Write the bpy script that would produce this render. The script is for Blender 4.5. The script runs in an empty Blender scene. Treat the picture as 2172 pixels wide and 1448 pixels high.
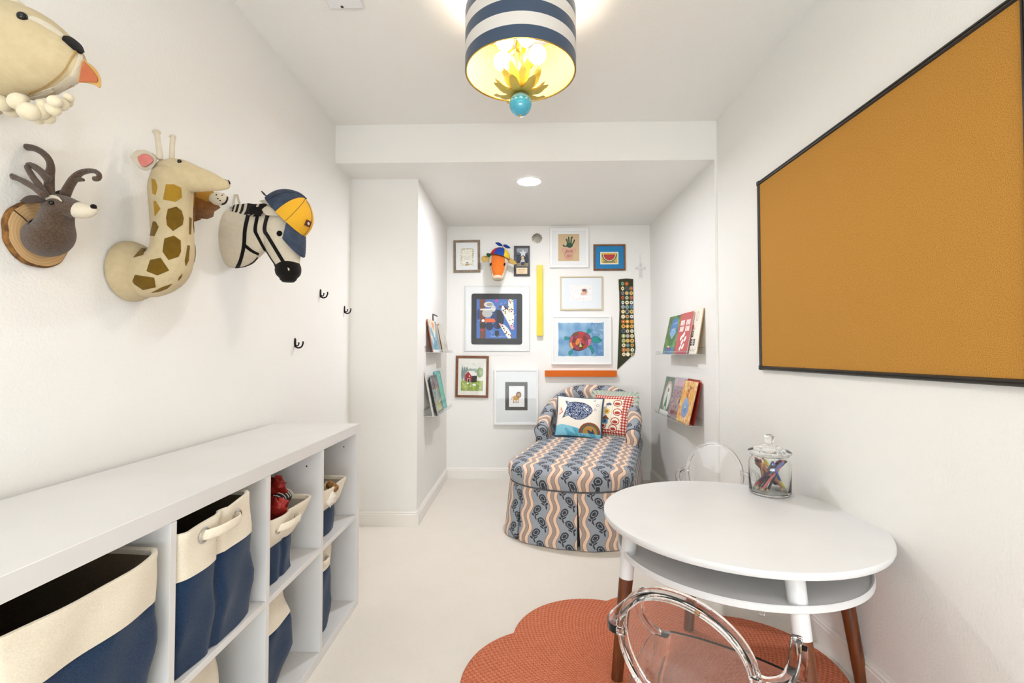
import bpy, bmesh, math, random
import numpy as np
from mathutils import Vector, Matrix
from mathutils.bvhtree import BVHTree

sc = bpy.context.scene
COL = sc.collection
PI = math.pi
# ------------------------------------------------------------------ camera
F_PX, YAW, PITCH, EYE = 1010.0, 0.0244, 0.0252, 1.11
cam_d = bpy.data.cameras.new('camera')
cam = bpy.data.objects.new('camera', cam_d)
COL.objects.link(cam)
cam.location = (0, 0, EYE)
cam.rotation_euler = (PI / 2 + PITCH, 0, YAW)
cam_d.sensor_width = 36.0
cam_d.lens = 36.0 * F_PX / 2172.0
cam_d.clip_start = 0.02
sc.camera = cam
# ------------------------------------------------------------------ world, exposure, big lights
world = bpy.data.worlds.new('world')
sc.world = world
world.use_nodes = True
world.node_tree.nodes['Background'].inputs[0].default_value = (1.0, 0.97, 0.92, 1)
world.node_tree.nodes['Background'].inputs[1].default_value = 0.6
sc.view_settings.view_transform = 'Standard'
sc.view_settings.look = 'None'
sc.view_settings.gamma = 1
sc.view_settings.use_curve_mapping = False
sc.view_settings.exposure = 0.70
LOW_FILL_W, CEIL_FILL_W, CAN_FILL_W, NOOK_W, BULB_E = 37.0, 9.0, 10.0, 31.0, 62.0  # strengths: added low, ceiling and can fills, then nook lens and bulbs


def area(name, loc, rot, sx, sy, power, col):
    l = bpy.data.lights.new(name, 'AREA')
    l.shape = 'RECTANGLE'
    l.size, l.size_y, l.energy, l.color = sx, sy, power, col
    o = bpy.data.objects.new(name, l)
    COL.objects.link(o)
    o.location, o.rotation_euler = loc, rot
    return o


# added unseen fill lights behind the camera: one under the ceiling, one low
area('ceiling_fill', (0.0, -1.35, 2.44), (0, 0, 0), 1.7, 1.5, CEIL_FILL_W, (0.90, 0.95, 1.0))
area('low_fill', (0.0, -2.30, 0.50), (PI / 2 + .45, 0, 0), 2.0, 0.85, LOW_FILL_W, (0.88, 0.94, 1.0))


# ------------------------------------------------------------------ projection helpers (pixel of the photo -> point in the room)
_cy, _sy, _cp, _sp = math.cos(YAW), math.sin(YAW), math.cos(PITCH), math.sin(PITCH)
FWD = Vector((-_sy * _cp, _cy * _cp, _sp))
RGT = Vector((_cy, _sy, 0))
UPV = RGT.cross(FWD)
EYEP = Vector((0, 0, EYE))


def ray(u, v):
    return RGT * ((u - 1086) / F_PX) - UPV * ((v - 724) / F_PX) + FWD


def ony(u, v, y):
    d = ray(u, v)
    return EYEP + d * (y / d.y)


def onx(u, v, x):
    d = ray(u, v)
    return EYEP + d * (x / d.x)


def onz(u, v, z):
    d = ray(u, v)
    return EYEP + d * ((z - EYE) / d.z)


# ------------------------------------------------------------------ materials
def lin(c):
    if isinstance(c, str):
        c = c.lstrip('#')
        c = [int(c[i:i + 2], 16) / 255 for i in (0, 2, 4)]
    return tuple((x / 12.92 if x <= 0.04045 else ((x + 0.055) / 1.055) ** 2.4) for x in c)


class S:
    """wraps a node socket (or number) so that shaders can be written as expressions"""
    nt = None

    def __init__(s, k):
        s.k = k.k if isinstance(k, S) else k

    @staticmethod
    def m(op, *a):
        n = S.nt.nodes.new('ShaderNodeMath')
        n.operation = op
        for i, x in enumerate(a):
            x = x.k if isinstance(x, S) else x
            if isinstance(x, (int, float)):
                n.inputs[i].default_value = x
            else:
                S.nt.links.new(x, n.inputs[i])
        return S(n.outputs[0])

    def __add__(a, b): return S.m('ADD', a, b)
    def __radd__(a, b): return S.m('ADD', b, a)
    def __sub__(a, b): return S.m('SUBTRACT', a, b)
    def __rsub__(a, b): return S.m('SUBTRACT', b, a)
    def __mul__(a, b): return S.m('MULTIPLY', a, b)
    def __rmul__(a, b): return S.m('MULTIPLY', b, a)
    def __truediv__(a, b): return S.m('DIVIDE', a, b)
    def __lt__(a, b): return S.m('LESS_THAN', a, b)
    def __gt__(a, b): return S.m('GREATER_THAN', a, b)


def smax(a, b): return S.m('MAXIMUM', a, b)
def smin(a, b): return S.m('MINIMUM', a, b)
def ssin(a): return S.m('SINE', a)
def scos(a): return S.m('COSINE', a)
def sabs(a): return S.m('ABSOLUTE', a)
def smod(a, b): return S.m('FLOORED_MODULO', a, b)
def sfloor(a): return S.m('FLOOR', a)
def ssqrt(a): return S.m('SQRT', a)
def satan(a, b): return S.m('ARCTAN2', a, b)


def mixc(nt, fac, a, b):
    n = nt.nodes.new('ShaderNodeMix')
    n.data_type = 'RGBA'
    for i, x in ((0, fac), (6, a), (7, b)):
        x = x.k if isinstance(x, S) else x
        if isinstance(x, (int, float)):
            n.inputs[i].default_value = x
        elif isinstance(x, (tuple, list, str)):
            n.inputs[i].default_value = (*lin(x), 1) if isinstance(x, str) else (*x[:3], 1)
        else:
            nt.links.new(x, n.inputs[i])
    return n.outputs[2]


def noise(nt, scale, detail=2, coord='Object', rough=0.5, dist=0.0, vec=None):
    n = nt.nodes.new('ShaderNodeTexNoise')
    n.inputs['Scale'].default_value = scale
    n.inputs['Detail'].default_value = detail
    n.inputs['Roughness'].default_value = rough
    n.inputs['Distortion'].default_value = dist
    if vec is None:
        t = nt.nodes.new('ShaderNodeTexCoord')
        vec = t.outputs[coord]
    nt.links.new(vec, n.inputs['Vector'])
    return n.outputs['Fac']


def ramp(nt, fac, stops):
    r = nt.nodes.new('ShaderNodeValToRGB')
    while len(r.color_ramp.elements) < len(stops):
        r.color_ramp.elements.new(0.5)
    for e, (p, c) in zip(r.color_ramp.elements, stops):
        e.position = p
        e.color = (*lin(c), 1)
    nt.links.new(fac.k if isinstance(fac, S) else fac, r.inputs[0])
    return r.outputs[0]


def new_mat(name):
    m = bpy.data.materials.new(name)
    m.use_nodes = True
    return m, m.node_tree, m.node_tree.nodes['Principled BSDF']


def bump(nt, b, h, strength, dist=0.002):
    n = nt.nodes.new('ShaderNodeBump')
    n.inputs['Strength'].default_value = strength
    n.inputs['Distance'].default_value = dist
    nt.links.new(h.k if isinstance(h, S) else h, n.inputs['Height'])
    nt.links.new(n.outputs[0], b.inputs['Normal'])


_mc = {}


def mat(name, color='#ffffff', rough=0.6, metal=0.0, nb=None, var=None, sheen=0.0, trans=0.0, ior=1.45, emit=None, es=0.0, spec=0.5, coat=0.0):
    """nb=(scale,strength,dist) noise bump ; var=(scale,color2,lo,hi) noise colour variation"""
    if name in _mc:
        return _mc[name]
    m, nt, b = new_mat(name)
    c = lin(color)
    b.inputs['Base Color'].default_value = (*c, 1)
    b.inputs['Roughness'].default_value = rough
    b.inputs['Metallic'].default_value = metal
    b.inputs['Specular IOR Level'].default_value = spec
    b.inputs['IOR'].default_value = ior
    b.inputs['Sheen Weight'].default_value = sheen
    b.inputs['Coat Weight'].default_value = coat
    b.inputs['Transmission Weight'].default_value = trans
    if emit:
        b.inputs['Emission Color'].default_value = (*lin(emit), 1)
        b.inputs['Emission Strength'].default_value = es
    if var:
        f = noise(nt, var[0], 4)
        r = ramp(nt, f, [(var[2], color), (var[3], var[1])])
        nt.links.new(r, b.inputs['Base Color'])
    if nb:
        bump(nt, b, noise(nt, nb[0], 3), nb[1], nb[2])
    _mc[name] = m
    return m


def mat_attr(name, rough=0.6, nb=None, coat=0.0, spec=0.5):
    if name in _mc:
        return _mc[name]
    m, nt, b = new_mat(name)
    a = nt.nodes.new('ShaderNodeAttribute')
    a.attribute_name = 'Col'
    nt.links.new(a.outputs['Color'], b.inputs['Base Color'])
    b.inputs['Roughness'].default_value = rough
    b.inputs['Coat Weight'].default_value = coat
    b.inputs['Specular IOR Level'].default_value = spec
    if nb:
        bump(nt, b, noise(nt, nb[0], 3), nb[1], nb[2])
    _mc[name] = m
    return m


# ------------------------------------------------------------------ mesh builder
class MB:
    def __init__(s):
        s.v, s.f, s.mi, s.uv = [], [], [], []

    def add(s, verts, faces, m=0, uvs=None):
        o = len(s.v)
        s.v += [tuple(p) for p in verts]
        for i, f in enumerate(faces):
            s.f.append([o + k for k in f])
            s.mi.append(m if isinstance(m, int) else m[i])
            s.uv.append([uvs[k] for k in f] if uvs else None)
        return s

    def box(s, a, b, m=0, T=None):
        x0, y0, z0 = a
        x1, y1, z1 = b
        v = [Vector(p) for p in ((x0, y0, z0), (x1, y0, z0), (x1, y1, z0), (x0, y1, z0), (x0, y0, z1), (x1, y0, z1), (x1, y1, z1), (x0, y1, z1))]
        if T is not None:
            v = [T @ p for p in v]
        return s.add(v, [(0, 3, 2, 1), (4, 5, 6, 7), (0, 1, 5, 4), (1, 2, 6, 5), (2, 3, 7, 6), (3, 0, 4, 7)], m)

    def rings(s, rings, m=0, closed=True, cap0=True, cap1=True, loop=False, T=None, uvr=None, ms=None):
        n = len(rings[0])
        v = [Vector(p) for r in rings for p in r]
        if T is not None:
            v = [T @ p for p in v]
        fs, mm = [], []
        K = len(rings)
        for i in range(K if loop else K - 1):
            j = (i + 1) % K
            for k in range(n if closed else n - 1):
                q = (k + 1) % n
                fs.append((i * n + k, i * n + q, j * n + q, j * n + k))
                mm.append(ms[i] if ms else m)
        if closed and not loop:
            if cap0:
                fs.append(tuple(range(n - 1, -1, -1)))
                mm.append(ms[0] if ms else m)
            if cap1:
                fs.append(tuple((K - 1) * n + k for k in range(n)))
                mm.append(ms[-1] if ms else m)
        uvs = [u for r in uvr for u in r] if uvr else None
        return s.add(v, fs, mm, uvs)

    def lathe(s, prof, c=(0, 0, 0), seg=32, m=0, T=None, ms=None, cap=True):
        rs = [[(c[0] + r * math.cos(2 * PI * k / seg), c[1] + r * math.sin(2 * PI * k / seg), c[2] + z) for k in range(seg)] for r, z in prof]
        return s.rings(rs, m, T=T, ms=ms, cap0=cap, cap1=cap)

    def sweep(s, path, rad, seg=12, m=0, flat=1.0, ref=(0, 1, 0), ends=True, loop=False, ms=None, twist=None):
        """elliptical tube along a path; rad per point (or number); flat = ratio of the radius along ref; rounded ends"""
        P = [Vector(p) for p in path]
        n = len(P)
        R = list(rad) if hasattr(rad, '__len__') else [rad] * n
        Fl = list(flat) if hasattr(flat, '__len__') else [flat] * n
        ref = Vector(ref).normalized()
        rs = []
        for i in range(n):
            if loop:
                t = P[(i + 1) % n] - P[i - 1]
            else:
                t = P[min(i + 1, n - 1)] - P[max(i - 1, 0)]
            t.normalize()
            b = ref - t * ref.dot(t)
            if b.length < 1e-3:
                b = Vector((1, 0, 0)) - t * t.x
                if b.length < 1e-3:
                    b = Vector((0, 0, 1)) - t * t.z
            b.normalize()
            a = b.cross(t)
            if ends and not loop and i == 0:
                for q in (0.25, 0.7):
                    e = math.sqrt(1 - (1 - q) ** 2)
                    rs.append([P[0] - t * R[0] * 0.6 * (1 - q) + (a * math.cos(w) + b * Fl[0] * math.sin(w)) * R[0] * e for w in [2 * PI * k / seg for k in range(seg)]])
            rs.append([P[i] + (a * math.cos(w) + b * Fl[i] * math.sin(w)) * R[i] for w in [2 * PI * k / seg for k in range(seg)]])
            if ends and not loop and i == n - 1:
                for q in (0.7, 0.25):
                    e = math.sqrt(1 - (1 - q) ** 2)
                    rs.append([P[i] + t * R[i] * 0.6 * (1 - q) + (a * math.cos(w) + b * Fl[i] * math.sin(w)) * R[i] * e for w in [2 * PI * k / seg for k in range(seg)]])
        if ms and ends and not loop:
            ms = [ms[0], ms[0]] + list(ms) + [ms[-1], ms[-1]]
        return s.rings(rs, m, loop=loop, ms=ms)

    def ell(s, c, r, m=0, seg=20, rng=12, T=None):
        c = Vector(c)
        r = (r, r, r) if isinstance(r, (int, float)) else r
        rs = []
        for i in range(rng + 1):
            a = -PI / 2 + PI * i / rng
            a = max(-PI / 2 + 0.02, min(PI / 2 - 0.02, a))
            row = []
            for k in range(seg):
                w = 2 * PI * k / seg
                p = Vector((r[0] * math.cos(a) * math.cos(w), r[1] * math.cos(a) * math.sin(w), r[2] * math.sin(a)))
                if T is not None:
                    p = T @ p
                row.append(c + p)
            rs.append(row)
        return s.rings(rs, m)

    def poly(s, pts, m=0):
        """one n-gon from 3-D points"""
        return s.add(pts, [tuple(range(len(pts)))], m)

    def prism(s, pts2, fr, h, m=0, z0=0.0):
        """extruded 2-D outline; fr=(origin, ex, ey, n)"""
        o, ex, ey, n = fr
        A = [o + ex * x + ey * y + n * z0 for x, y in pts2]
        B = [p + n * h for p in A]
        k = len(A)
        fs = [tuple(range(k - 1, -1, -1)), tuple(range(k, 2 * k))] + [(i, (i + 1) % k, k + (i + 1) % k, k + i) for i in range(k)]
        return s.add(A + B, fs, m)

    def build(s, name, mats, parent=None, loc=None, world=True, smooth=True, ang=40, bevel=0.0, bseg=2, sub=0, recalc=True, weld=False):
        me = bpy.data.meshes.new(name)
        off = Vector((0, 0, 0))
        if world:
            if parent is not None:
                q = parent
                while q is not None:
                    off += q.location
                    q = q.parent
            if loc is not None:
                off += Vector(loc)
        vs = [(p[0] - off.x, p[1] - off.y, p[2] - off.z) for p in s.v]
        me.from_pydata(vs, [], s.f)
        if not isinstance(mats, (list, tuple)):
            mats = [mats]
        for m in mats:
            me.materials.append(m)
        me.polygons.foreach_set('material_index', s.mi)
        if any(u is not None for u in s.uv):
            ul = me.uv_layers.new(name='UVMap')
            k = 0
            dat = []
            for u, f in zip(s.uv, s.f):
                for q in range(len(f)):
                    dat += list(u[q]) if u else [0, 0]
            ul.data.foreach_set('uv', dat)
        if recalc or weld:
            bm = bmesh.new()
            bm.from_mesh(me)
            if weld:
                bmesh.ops.remove_doubles(bm, verts=bm.verts, dist=1e-5)
            if recalc:
                bmesh.ops.recalc_face_normals(bm, faces=bm.faces)
            bm.to_mesh(me)
            bm.free()
        if smooth:
            me.polygons.foreach_set('use_smooth', [True] * len(me.polygons))
            me.set_sharp_from_angle(angle=math.radians(ang))
        me.update()
        o = bpy.data.objects.new(name, me)
        COL.objects.link(o)
        if parent is not None:
            o.parent = parent
            if loc is not None:
                o.location = loc
        elif loc is not None:
            o.location = loc
        if bevel:
            b = o.modifiers.new('bevel', 'BEVEL')
            b.width, b.segments, b.limit_method, b.angle_limit = bevel, bseg, 'ANGLE', math.radians(40)
        if sub:
            q = o.modifiers.new('sub', 'SUBSURF')
            q.levels = q.render_levels = sub
        return o


def thing(name, label, cat, loc=(0, 0, 0), rot=(0, 0, 0), group=None):
    o = bpy.data.objects.new(name, None)
    o.empty_display_size = 0.05
    COL.objects.link(o)
    o.location, o.rotation_euler = loc, rot
    return tag(o, label, cat, group)


def tag(o, label, cat=None, group=None):
    o['label'] = label
    if cat:
        o['category'] = cat
    if group:
        o['group'] = group
    return o


def struct(o):
    o['kind'] = 'structure'
    return o


def copy_tree(o, parent=None):
    c = o.copy()
    COL.objects.link(c)
    c.parent = parent
    for ch in list(o.children):
        copy_tree(ch, c)
    return c


def smooth_path(pts, k=6):
    """Catmull-Rom through points (lists of equal length tuples)"""
    P = [np.array(p, float) for p in pts]
    out = []
    for i in range(len(P) - 1):
        a, b, c, d = P[max(i - 1, 0)], P[i], P[i + 1], P[min(i + 2, len(P) - 1)]
        for q in range(k):
            t = q / k
            out.append(0.5 * ((2 * b) + (-a + c) * t + (2 * a - 5 * b + 4 * c - d) * t * t + (-a + 3 * b - 3 * c + d) * t ** 3))
    out.append(P[-1])
    return [tuple(float(x) for x in p) for p in out]


# ------------------------------------------------------------------ painted grids (artwork, covers, cushions): colours per corner
class Canvas:
    def __init__(s, w, h, bg, res=0.0025, seed=0):
        s.w, s.h = w, h
        s.nx, s.ny = max(2, int(round(w / res))), max(2, int(round(h / res)))
        x = (np.arange(s.nx) + 0.5) / s.nx * w
        y = (np.arange(s.ny) + 0.5) / s.ny * h
        s.X, s.Y = np.meshgrid(x, y)
        s.c = np.zeros((s.ny, s.nx, 3))
        s.c[:] = lin(bg)
        s.rs = np.random.RandomState(seed)

    def put(s, m, col):
        s.c[m] = lin(col)

    def rect(s, x0, y0, x1, y1, col):
        s.put((s.X >= x0) & (s.X <= x1) & (s.Y >= y0) & (s.Y <= y1), col)

    def ell(s, x, y, rx, ry, col, ang=0, ring=None):
        ca, sa = math.cos(ang), math.sin(ang)
        a = ((s.X - x) * ca + (s.Y - y) * sa) / rx
        b = (-(s.X - x) * sa + (s.Y - y) * ca) / ry
        r = np.sqrt(a * a + b * b)
        s.put((r <= 1) if ring is None else ((r <= 1) & (r >= ring)), col)

    def pmask(s, pts):
        m = np.zeros(s.X.shape, bool)
        n = len(pts)
        for i in range(n):
            x0, y0 = pts[i]
            x1, y1 = pts[(i + 1) % n]
            if y0 == y1:
                continue
            c = ((s.Y > y0) != (s.Y > y1)) & (s.X < (x1 - x0) * (s.Y - y0) / (y1 - y0) + x0)
            m ^= c
        return m

    def poly(s, pts, col):
        s.put(s.pmask(pts), col)

    def line(s, pts, wd, col):
        for i in range(len(pts) - 1):
            a, b = np.array(pts[i], float), np.array(pts[i + 1], float)
            d = b - a
            L = max(1e-9, d @ d)
            t = np.clip(((s.X - a[0]) * d[0] + (s.Y - a[1]) * d[1]) / L, 0, 1)
            r = np.hypot(s.X - a[0] - t * d[0], s.Y - a[1] - t * d[1])
            s.put(r <= wd / 2, col)

    def speck(s, mask, col, p):
        s.put(mask & (s.rs.rand(*s.X.shape) < p), col)

    def field(s, scale, seed=0):
        """smooth random field 0..1"""
        rs = np.random.RandomState(seed)
        f = np.zeros(s.X.shape)
        for k in range(10):
            a = rs.rand() * 2 * PI
            q = scale * (0.5 + rs.rand() * 1.5)
            f += np.sin((s.X * math.cos(a) + s.Y * math.sin(a)) * q + rs.rand() * 6.28 + 1.5 * np.sin(s.X * q * 0.7 + s.Y * q * 0.5 + k))
        return (f - f.min()) / (f.max() - f.min())

    def build(s, name, fn, m, parent=None, world=True, smooth=False, back=False):
        """fn(x array, y array) -> (N,3) array of positions of the grid corners"""
        nx, ny = s.nx, s.ny
        gx, gy = np.meshgrid(np.linspace(0, s.w, nx + 1), np.linspace(0, s.h, ny + 1))
        V = fn(gx.ravel(), gy.ravel())
        off = np.zeros(3)
        if world:
            q = parent
            while q is not None:
                off += np.array(q.location)
                q = q.parent
        V = V - off
        i, j = np.meshgrid(np.arange(nx), np.arange(ny))
        a = (j * (nx + 1) + i).ravel()
        Fc = np.stack([a, a + 1, a + nx + 2, a + nx + 1], 1)
        me = bpy.data.meshes.new(name)
        me.vertices.add(len(V))
        me.vertices.foreach_set('co', V.astype(np.float32).ravel())
        me.loops.add(Fc.size)
        me.loops.foreach_set('vertex_index', Fc.astype(np.int32).ravel())
        me.polygons.add(len(Fc))
        me.polygons.foreach_set('loop_start', np.arange(0, Fc.size, 4, dtype=np.int32))
        me.polygons.foreach_set('loop_total', np.full(len(Fc), 4, dtype=np.int32))
        me.update(calc_edges=True)
        ca = me.color_attributes.new(name='Col', type='FLOAT_COLOR', domain='CORNER')
        cc = np.ones((len(Fc), 4, 4), np.float32)
        cc[:, :, :3] = s.c.reshape(-1, 1, 3)
        ca.data.foreach_set('color', cc.ravel())
        me.materials.append(m)
        if smooth:
            me.polygons.foreach_set('use_smooth', [True] * len(me.polygons))
        me.update()
        o = bpy.data.objects.new(name, me)
        COL.objects.link(o)
        if parent is not None:
            o.parent = parent
        return o


def plane_fn(o, ex, ey):
    o, ex, ey = np.array(o), np.array(ex), np.array(ey)
    return lambda x, y: o + np.outer(x, ex) + np.outer(y, ey)


def text_verts(body, size, shear=0.0):
    """outline of a word as a flat mesh: (verts2d, faces), left-bottom at 0"""
    c = bpy.data.curves.new('t', 'FONT')
    c.body, c.size, c.shear, c.resolution_u = body, size, shear, 3
    o = bpy.data.objects.new('t', c)
    me = o.to_mesh()
    v = [(p.co.x, p.co.y) for p in me.vertices]
    f = [tuple(p.vertices) for p in me.polygons]
    o.to_mesh_clear()
    bpy.data.objects.remove(o)
    bpy.data.curves.remove(c)
    return v, f


def add_text(mb, body, size, fr, m=0, center=True, shear=0.0, z=0.0, width=None):
    v, f = text_verts(body, size, shear)
    if not v:
        return
    x0, x1 = min(p[0] for p in v), max(p[0] for p in v)
    sx = 1.0 if width is None else width / max(1e-6, x1 - x0)
    cx = (x0 + x1) / 2 if center else x0
    o, ex, ey, n = fr
    mb.add([o + ex * ((p[0] - cx) * sx) + ey * p[1] + n * z for p in v], f, m)
# =================================================================== SETTING
XL, XR, XN, XRN = -1.134, 1.142, -0.69, 1.127
YS, YC, YB = 2.815, 3.08, 4.255
ZC, ZS, YF = 2.487, 2.255, -2.4

def wall_mat(name, c, c2):
    m, nt, b = new_mat(name)
    nt.links.new(ramp(nt, noise(nt, 1.3, 2), [(0.3, c), (0.7, c2)]), b.inputs['Base Color'])
    b.inputs['Roughness'].default_value = 0.62
    f = ramp(nt, noise(nt, 120, 3), [(0.42, '#000000'), (0.6, '#ffffff')])
    n = nt.nodes.new('ShaderNodeBump')
    n.inputs['Strength'].default_value = 0.22
    n.inputs['Distance'].default_value = 0.0013
    nt.links.new(f, n.inputs['Height'])
    nt.links.new(n.outputs[0], b.inputs['Normal'])
    return m

M_WALL = wall_mat('wall_paint', '#efede8', '#ecebe6')
M_CEIL = wall_mat('ceiling_paint', '#efede8', '#ecebe6')
M_TRIM = mat('trim_paint', '#eeeae3', 0.4)

m, nt, b = new_mat('carpet')
n1, n2 = noise(nt, 420, 2), noise(nt, 5, 3)
c = mixc(nt, n1, '#e2d9cb', '#f9f3e9')
c = mixc(nt, ramp(nt, n2, [(0.35, '#000000'), (0.7, '#ffffff')]), c, '#ece4d8')
nt.links.new(c, b.inputs['Base Color'])
b.inputs['Roughness'].default_value = 0.95
b.inputs['Specular IOR Level'].default_value = 0.1
bump(nt, b, noise(nt, 260, 4), 0.9, 0.004)
M_CARPET = m

def sbox(name, a, bb, m):
    return struct(MB().box(a, bb).build(name, m, smooth=False))

sbox('floor', (-1.3, -2.6, -0.06), (1.3, 4.42, 0), M_CARPET)
sbox('wall_left', (-1.26, -2.55, 0), (XL, 4.42, 2.6), M_WALL)
sbox('wall_right', (XR, -2.55, 0), (1.27, 4.42, 2.6), M_WALL)
sbox('wall_back', (XL, YB, 0), (XR, 4.40, 2.6), M_WALL)
sbox('wall_nook_left', (XL, YC, 0), (XN, YB, ZS), M_WALL)
sbox('wall_nook_right', (XRN, YS, 0), (XR, YB, ZS), M_WALL)
sbox('wall_soffit', (XL, YS, ZS), (XR, YB, 2.6), M_CEIL)
sbox('ceiling', (XL, -2.4, ZC), (XR, YS, 2.6), M_CEIL)
w = MB()
w.box((XL, -2.52, 0), (XR, YF, 0.7)).box((XL, -2.52, 2.2), (XR, YF, 2.6))
w.box((XL, -2.52, 0.7), (-0.95, YF, 2.2)).box((0.95, -2.52, 0.7), (XR, YF, 2.2))
struct(w.build('wall_front', M_WALL, smooth=False))
w = MB()
for a in (-0.95, -0.02, 0.91):
    w.box((a, -2.47, 0.7), (a + 0.04, -2.41, 2.2))
for z in (0.7, 1.43, 2.16):
    w.box((-0.95, -2.465, z), (0.95, -2.415, z + 0.04))
win = struct(w.build('added_window_1', M_TRIM, smooth=False))  # unseen window, added to let fill daylight in from behind
struct(MB().box((-0.93, -2.445, 0.72), (0.93, -2.44, 2.18)).build('pane', mat('added_window_glass', '#ffffff', 0.02, trans=1.0), parent=win))

BP = [(0, 0), (.014, 0), (.014, .074), (.0105, .078), (.0105, .086), (.006, .091), (.004, .098), (0, .098)]
def baseboard(name, p, q, nrm):
    p, q, nrm = Vector(p), Vector(q), Vector(nrm)
    r = [[e + nrm * a + Vector((0, 0, z)) for a, z in BP] for e in (p, q)]
    return struct(MB().rings(r).build(name, M_TRIM, ang=20))
baseboard('baseboard_left', (XL, -2.4, 0), (XL, YC, 0), (1, 0, 0))
baseboard('baseboard_column', (XL, YC, 0), (XN, YC, 0), (0, -1, 0))
baseboard('baseboard_nook_left', (XN, YC - .014, 0), (XN, YB, 0), (1, 0, 0))
baseboard('baseboard_back', (XN, YB, 0), (XRN, YB, 0), (0, -1, 0))
baseboard('baseboard_nook_right', (XRN, YB, 0), (XRN, YS - .014, 0), (-1, 0, 0))
baseboard('baseboard_right', (XR, YS, 0), (XR, -2.4, 0), (-1, 0, 0))

# small white smoke sensor plate on the ceiling
sen = thing('ceiling_sensor', 'small flat white plastic sensor plate on the ceiling left of the striped drum lamp', 'sensor', (-0.695, 1.76, ZC))
MB().box((-0.765, 1.69, ZC - .016), (-0.63, 1.832, ZC - .0005)).build('housing', mat('white_plastic', '#e9e9ea', 0.4), sen, bevel=.004)
MB().lathe([(.006, 0), (.006, .002)], (-0.712, 1.82, ZC - .0175), 12).build('indicator', mat('dark_plastic', '#2b2622', 0.4), sen)

# =================================================================== LIGHTS OF THE ROOM, ADDED FILL CANS
M_WARM = mat('bulb_glow', '#fff6e2', 0.3, emit='#fff6ec', es=BULB_E)
M_BRASS = mat('brass', '#c9a24a', 0.25, 1.0)
LC = Vector((-0.011, 1.745, 0))
lamp = thing('drum_ceiling_lamp', 'navy and white striped drum ceiling lamp with yellow metal leaves and a blue ball', 'lamp', (LC.x, LC.y, ZC))
m, nt, b = new_mat('striped_shade')
tc = nt.nodes.new('ShaderNodeTexCoord'); sx = nt.nodes.new('ShaderNodeSeparateXYZ')
nt.links.new(tc.outputs['Object'], sx.inputs[0])
S.nt = nt
z = S(sx.outputs[2]) + (ZC - 2.15)
st = smod(z / 0.088, 1.0) < 0.5
nt.links.new(mixc(nt, st, '#dad6d0', '#33475f'), b.inputs['Base Color'])
b.inputs['Roughness'].default_value = 0.38
b.inputs['Coat Weight'].default_value = 0.2
M_SHADE = m
M_SHIN = mat('shade_lining', '#a08f5c', 0.55)
R0, R1 = 0.205, 0.203
sh = MB()
seg = 96
def circ(r, z, seg=96):
    return [(LC.x + r * math.cos(2 * PI * k / seg), LC.y + r * math.sin(2 * PI * k / seg), z) for k in range(seg)]
sh.rings([circ(R1 - .001, 2.15), circ(R0, 2.15), circ(R0, 2.37), circ(R1 - .001, 2.37)], cap0=False, cap1=False)
sh.build('shade', [M_SHADE], lamp, recalc=False)
si = MB().rings([circ(R1 - .0015, 2.37), circ(R1 - .0015, 2.15)], cap0=False, cap1=False).build('shade_lining', M_SHIN, lamp, recalc=False)
for z in (2.151, 2.369):
    MB().sweep([Vector(p) for p in circ(R1 - .002, z, 64)], .003, 6, loop=True, ref=(0, 0, 1)).build('shade_ring', M_BRASS, lamp)
MB().lathe([(.0, 0), (.065, 0), (.065, .016), (.03, .028), (.0, .028)], (LC.x, LC.y, ZC - .0285), 32).build('canopy', M_BRASS, lamp)
MB().lathe([(.006, 0), (.006, .36)], (LC.x, LC.y, 2.1), 12).build('stem', M_BRASS, lamp)
MB().lathe([(.0, 0), (.016, .002), (.019, .012), (.016, .05), (.0, .05)], (LC.x, LC.y, 2.235), 20).build('hub', M_BRASS, lamp)
sp = MB()
for k in range(3):
    a = 2 * PI * k / 3 + .5
    sp.sweep([(LC.x, LC.y, 2.36), (LC.x + R1 * .98 * math.cos(a), LC.y + R1 * .98 * math.sin(a), 2.365)], .002, 6)
sp.build('spider', M_BRASS, lamp)
for k, (ax, ay, z, up) in enumerate(((-.068, .005, 2.200, -1), (.062, -.032, 2.200, 1), (-.055, -.09, 2.215, -1), (.02, -.10, 2.225, 1))):
    base = Vector((LC.x + ax, LC.y + ay, z))
    d = Vector((ax * 1.2, ay * 1.2, up * .07)).normalized()
    so = MB()
    s0 = base - d * .052
    so.sweep([(LC.x, LC.y, 2.26 if up < 0 else 2.20), Vector((LC.x + ax * .4, LC.y + ay * .4, 2.275 if up < 0 else 2.175)), s0], .004, 8)
    so.sweep([s0, base - d * .026], [.013, .014], 14, ends=False)
    so.build('socket', M_BRASS, lamp)
    bu = MB().ell(base, .0315, seg=40, rng=26).sweep([base - d * .034, base - d * .022], [.012, .020], 24, ends=False).build('bulb', M_WARM, lamp)
M_LEAF = mat('yellow_leaf_metal', '#c2ac50', 0.42, 0.35)
M_LEAF.node_tree.nodes['Principled BSDF'].inputs['Metallic'].default_value = 0.2
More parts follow.
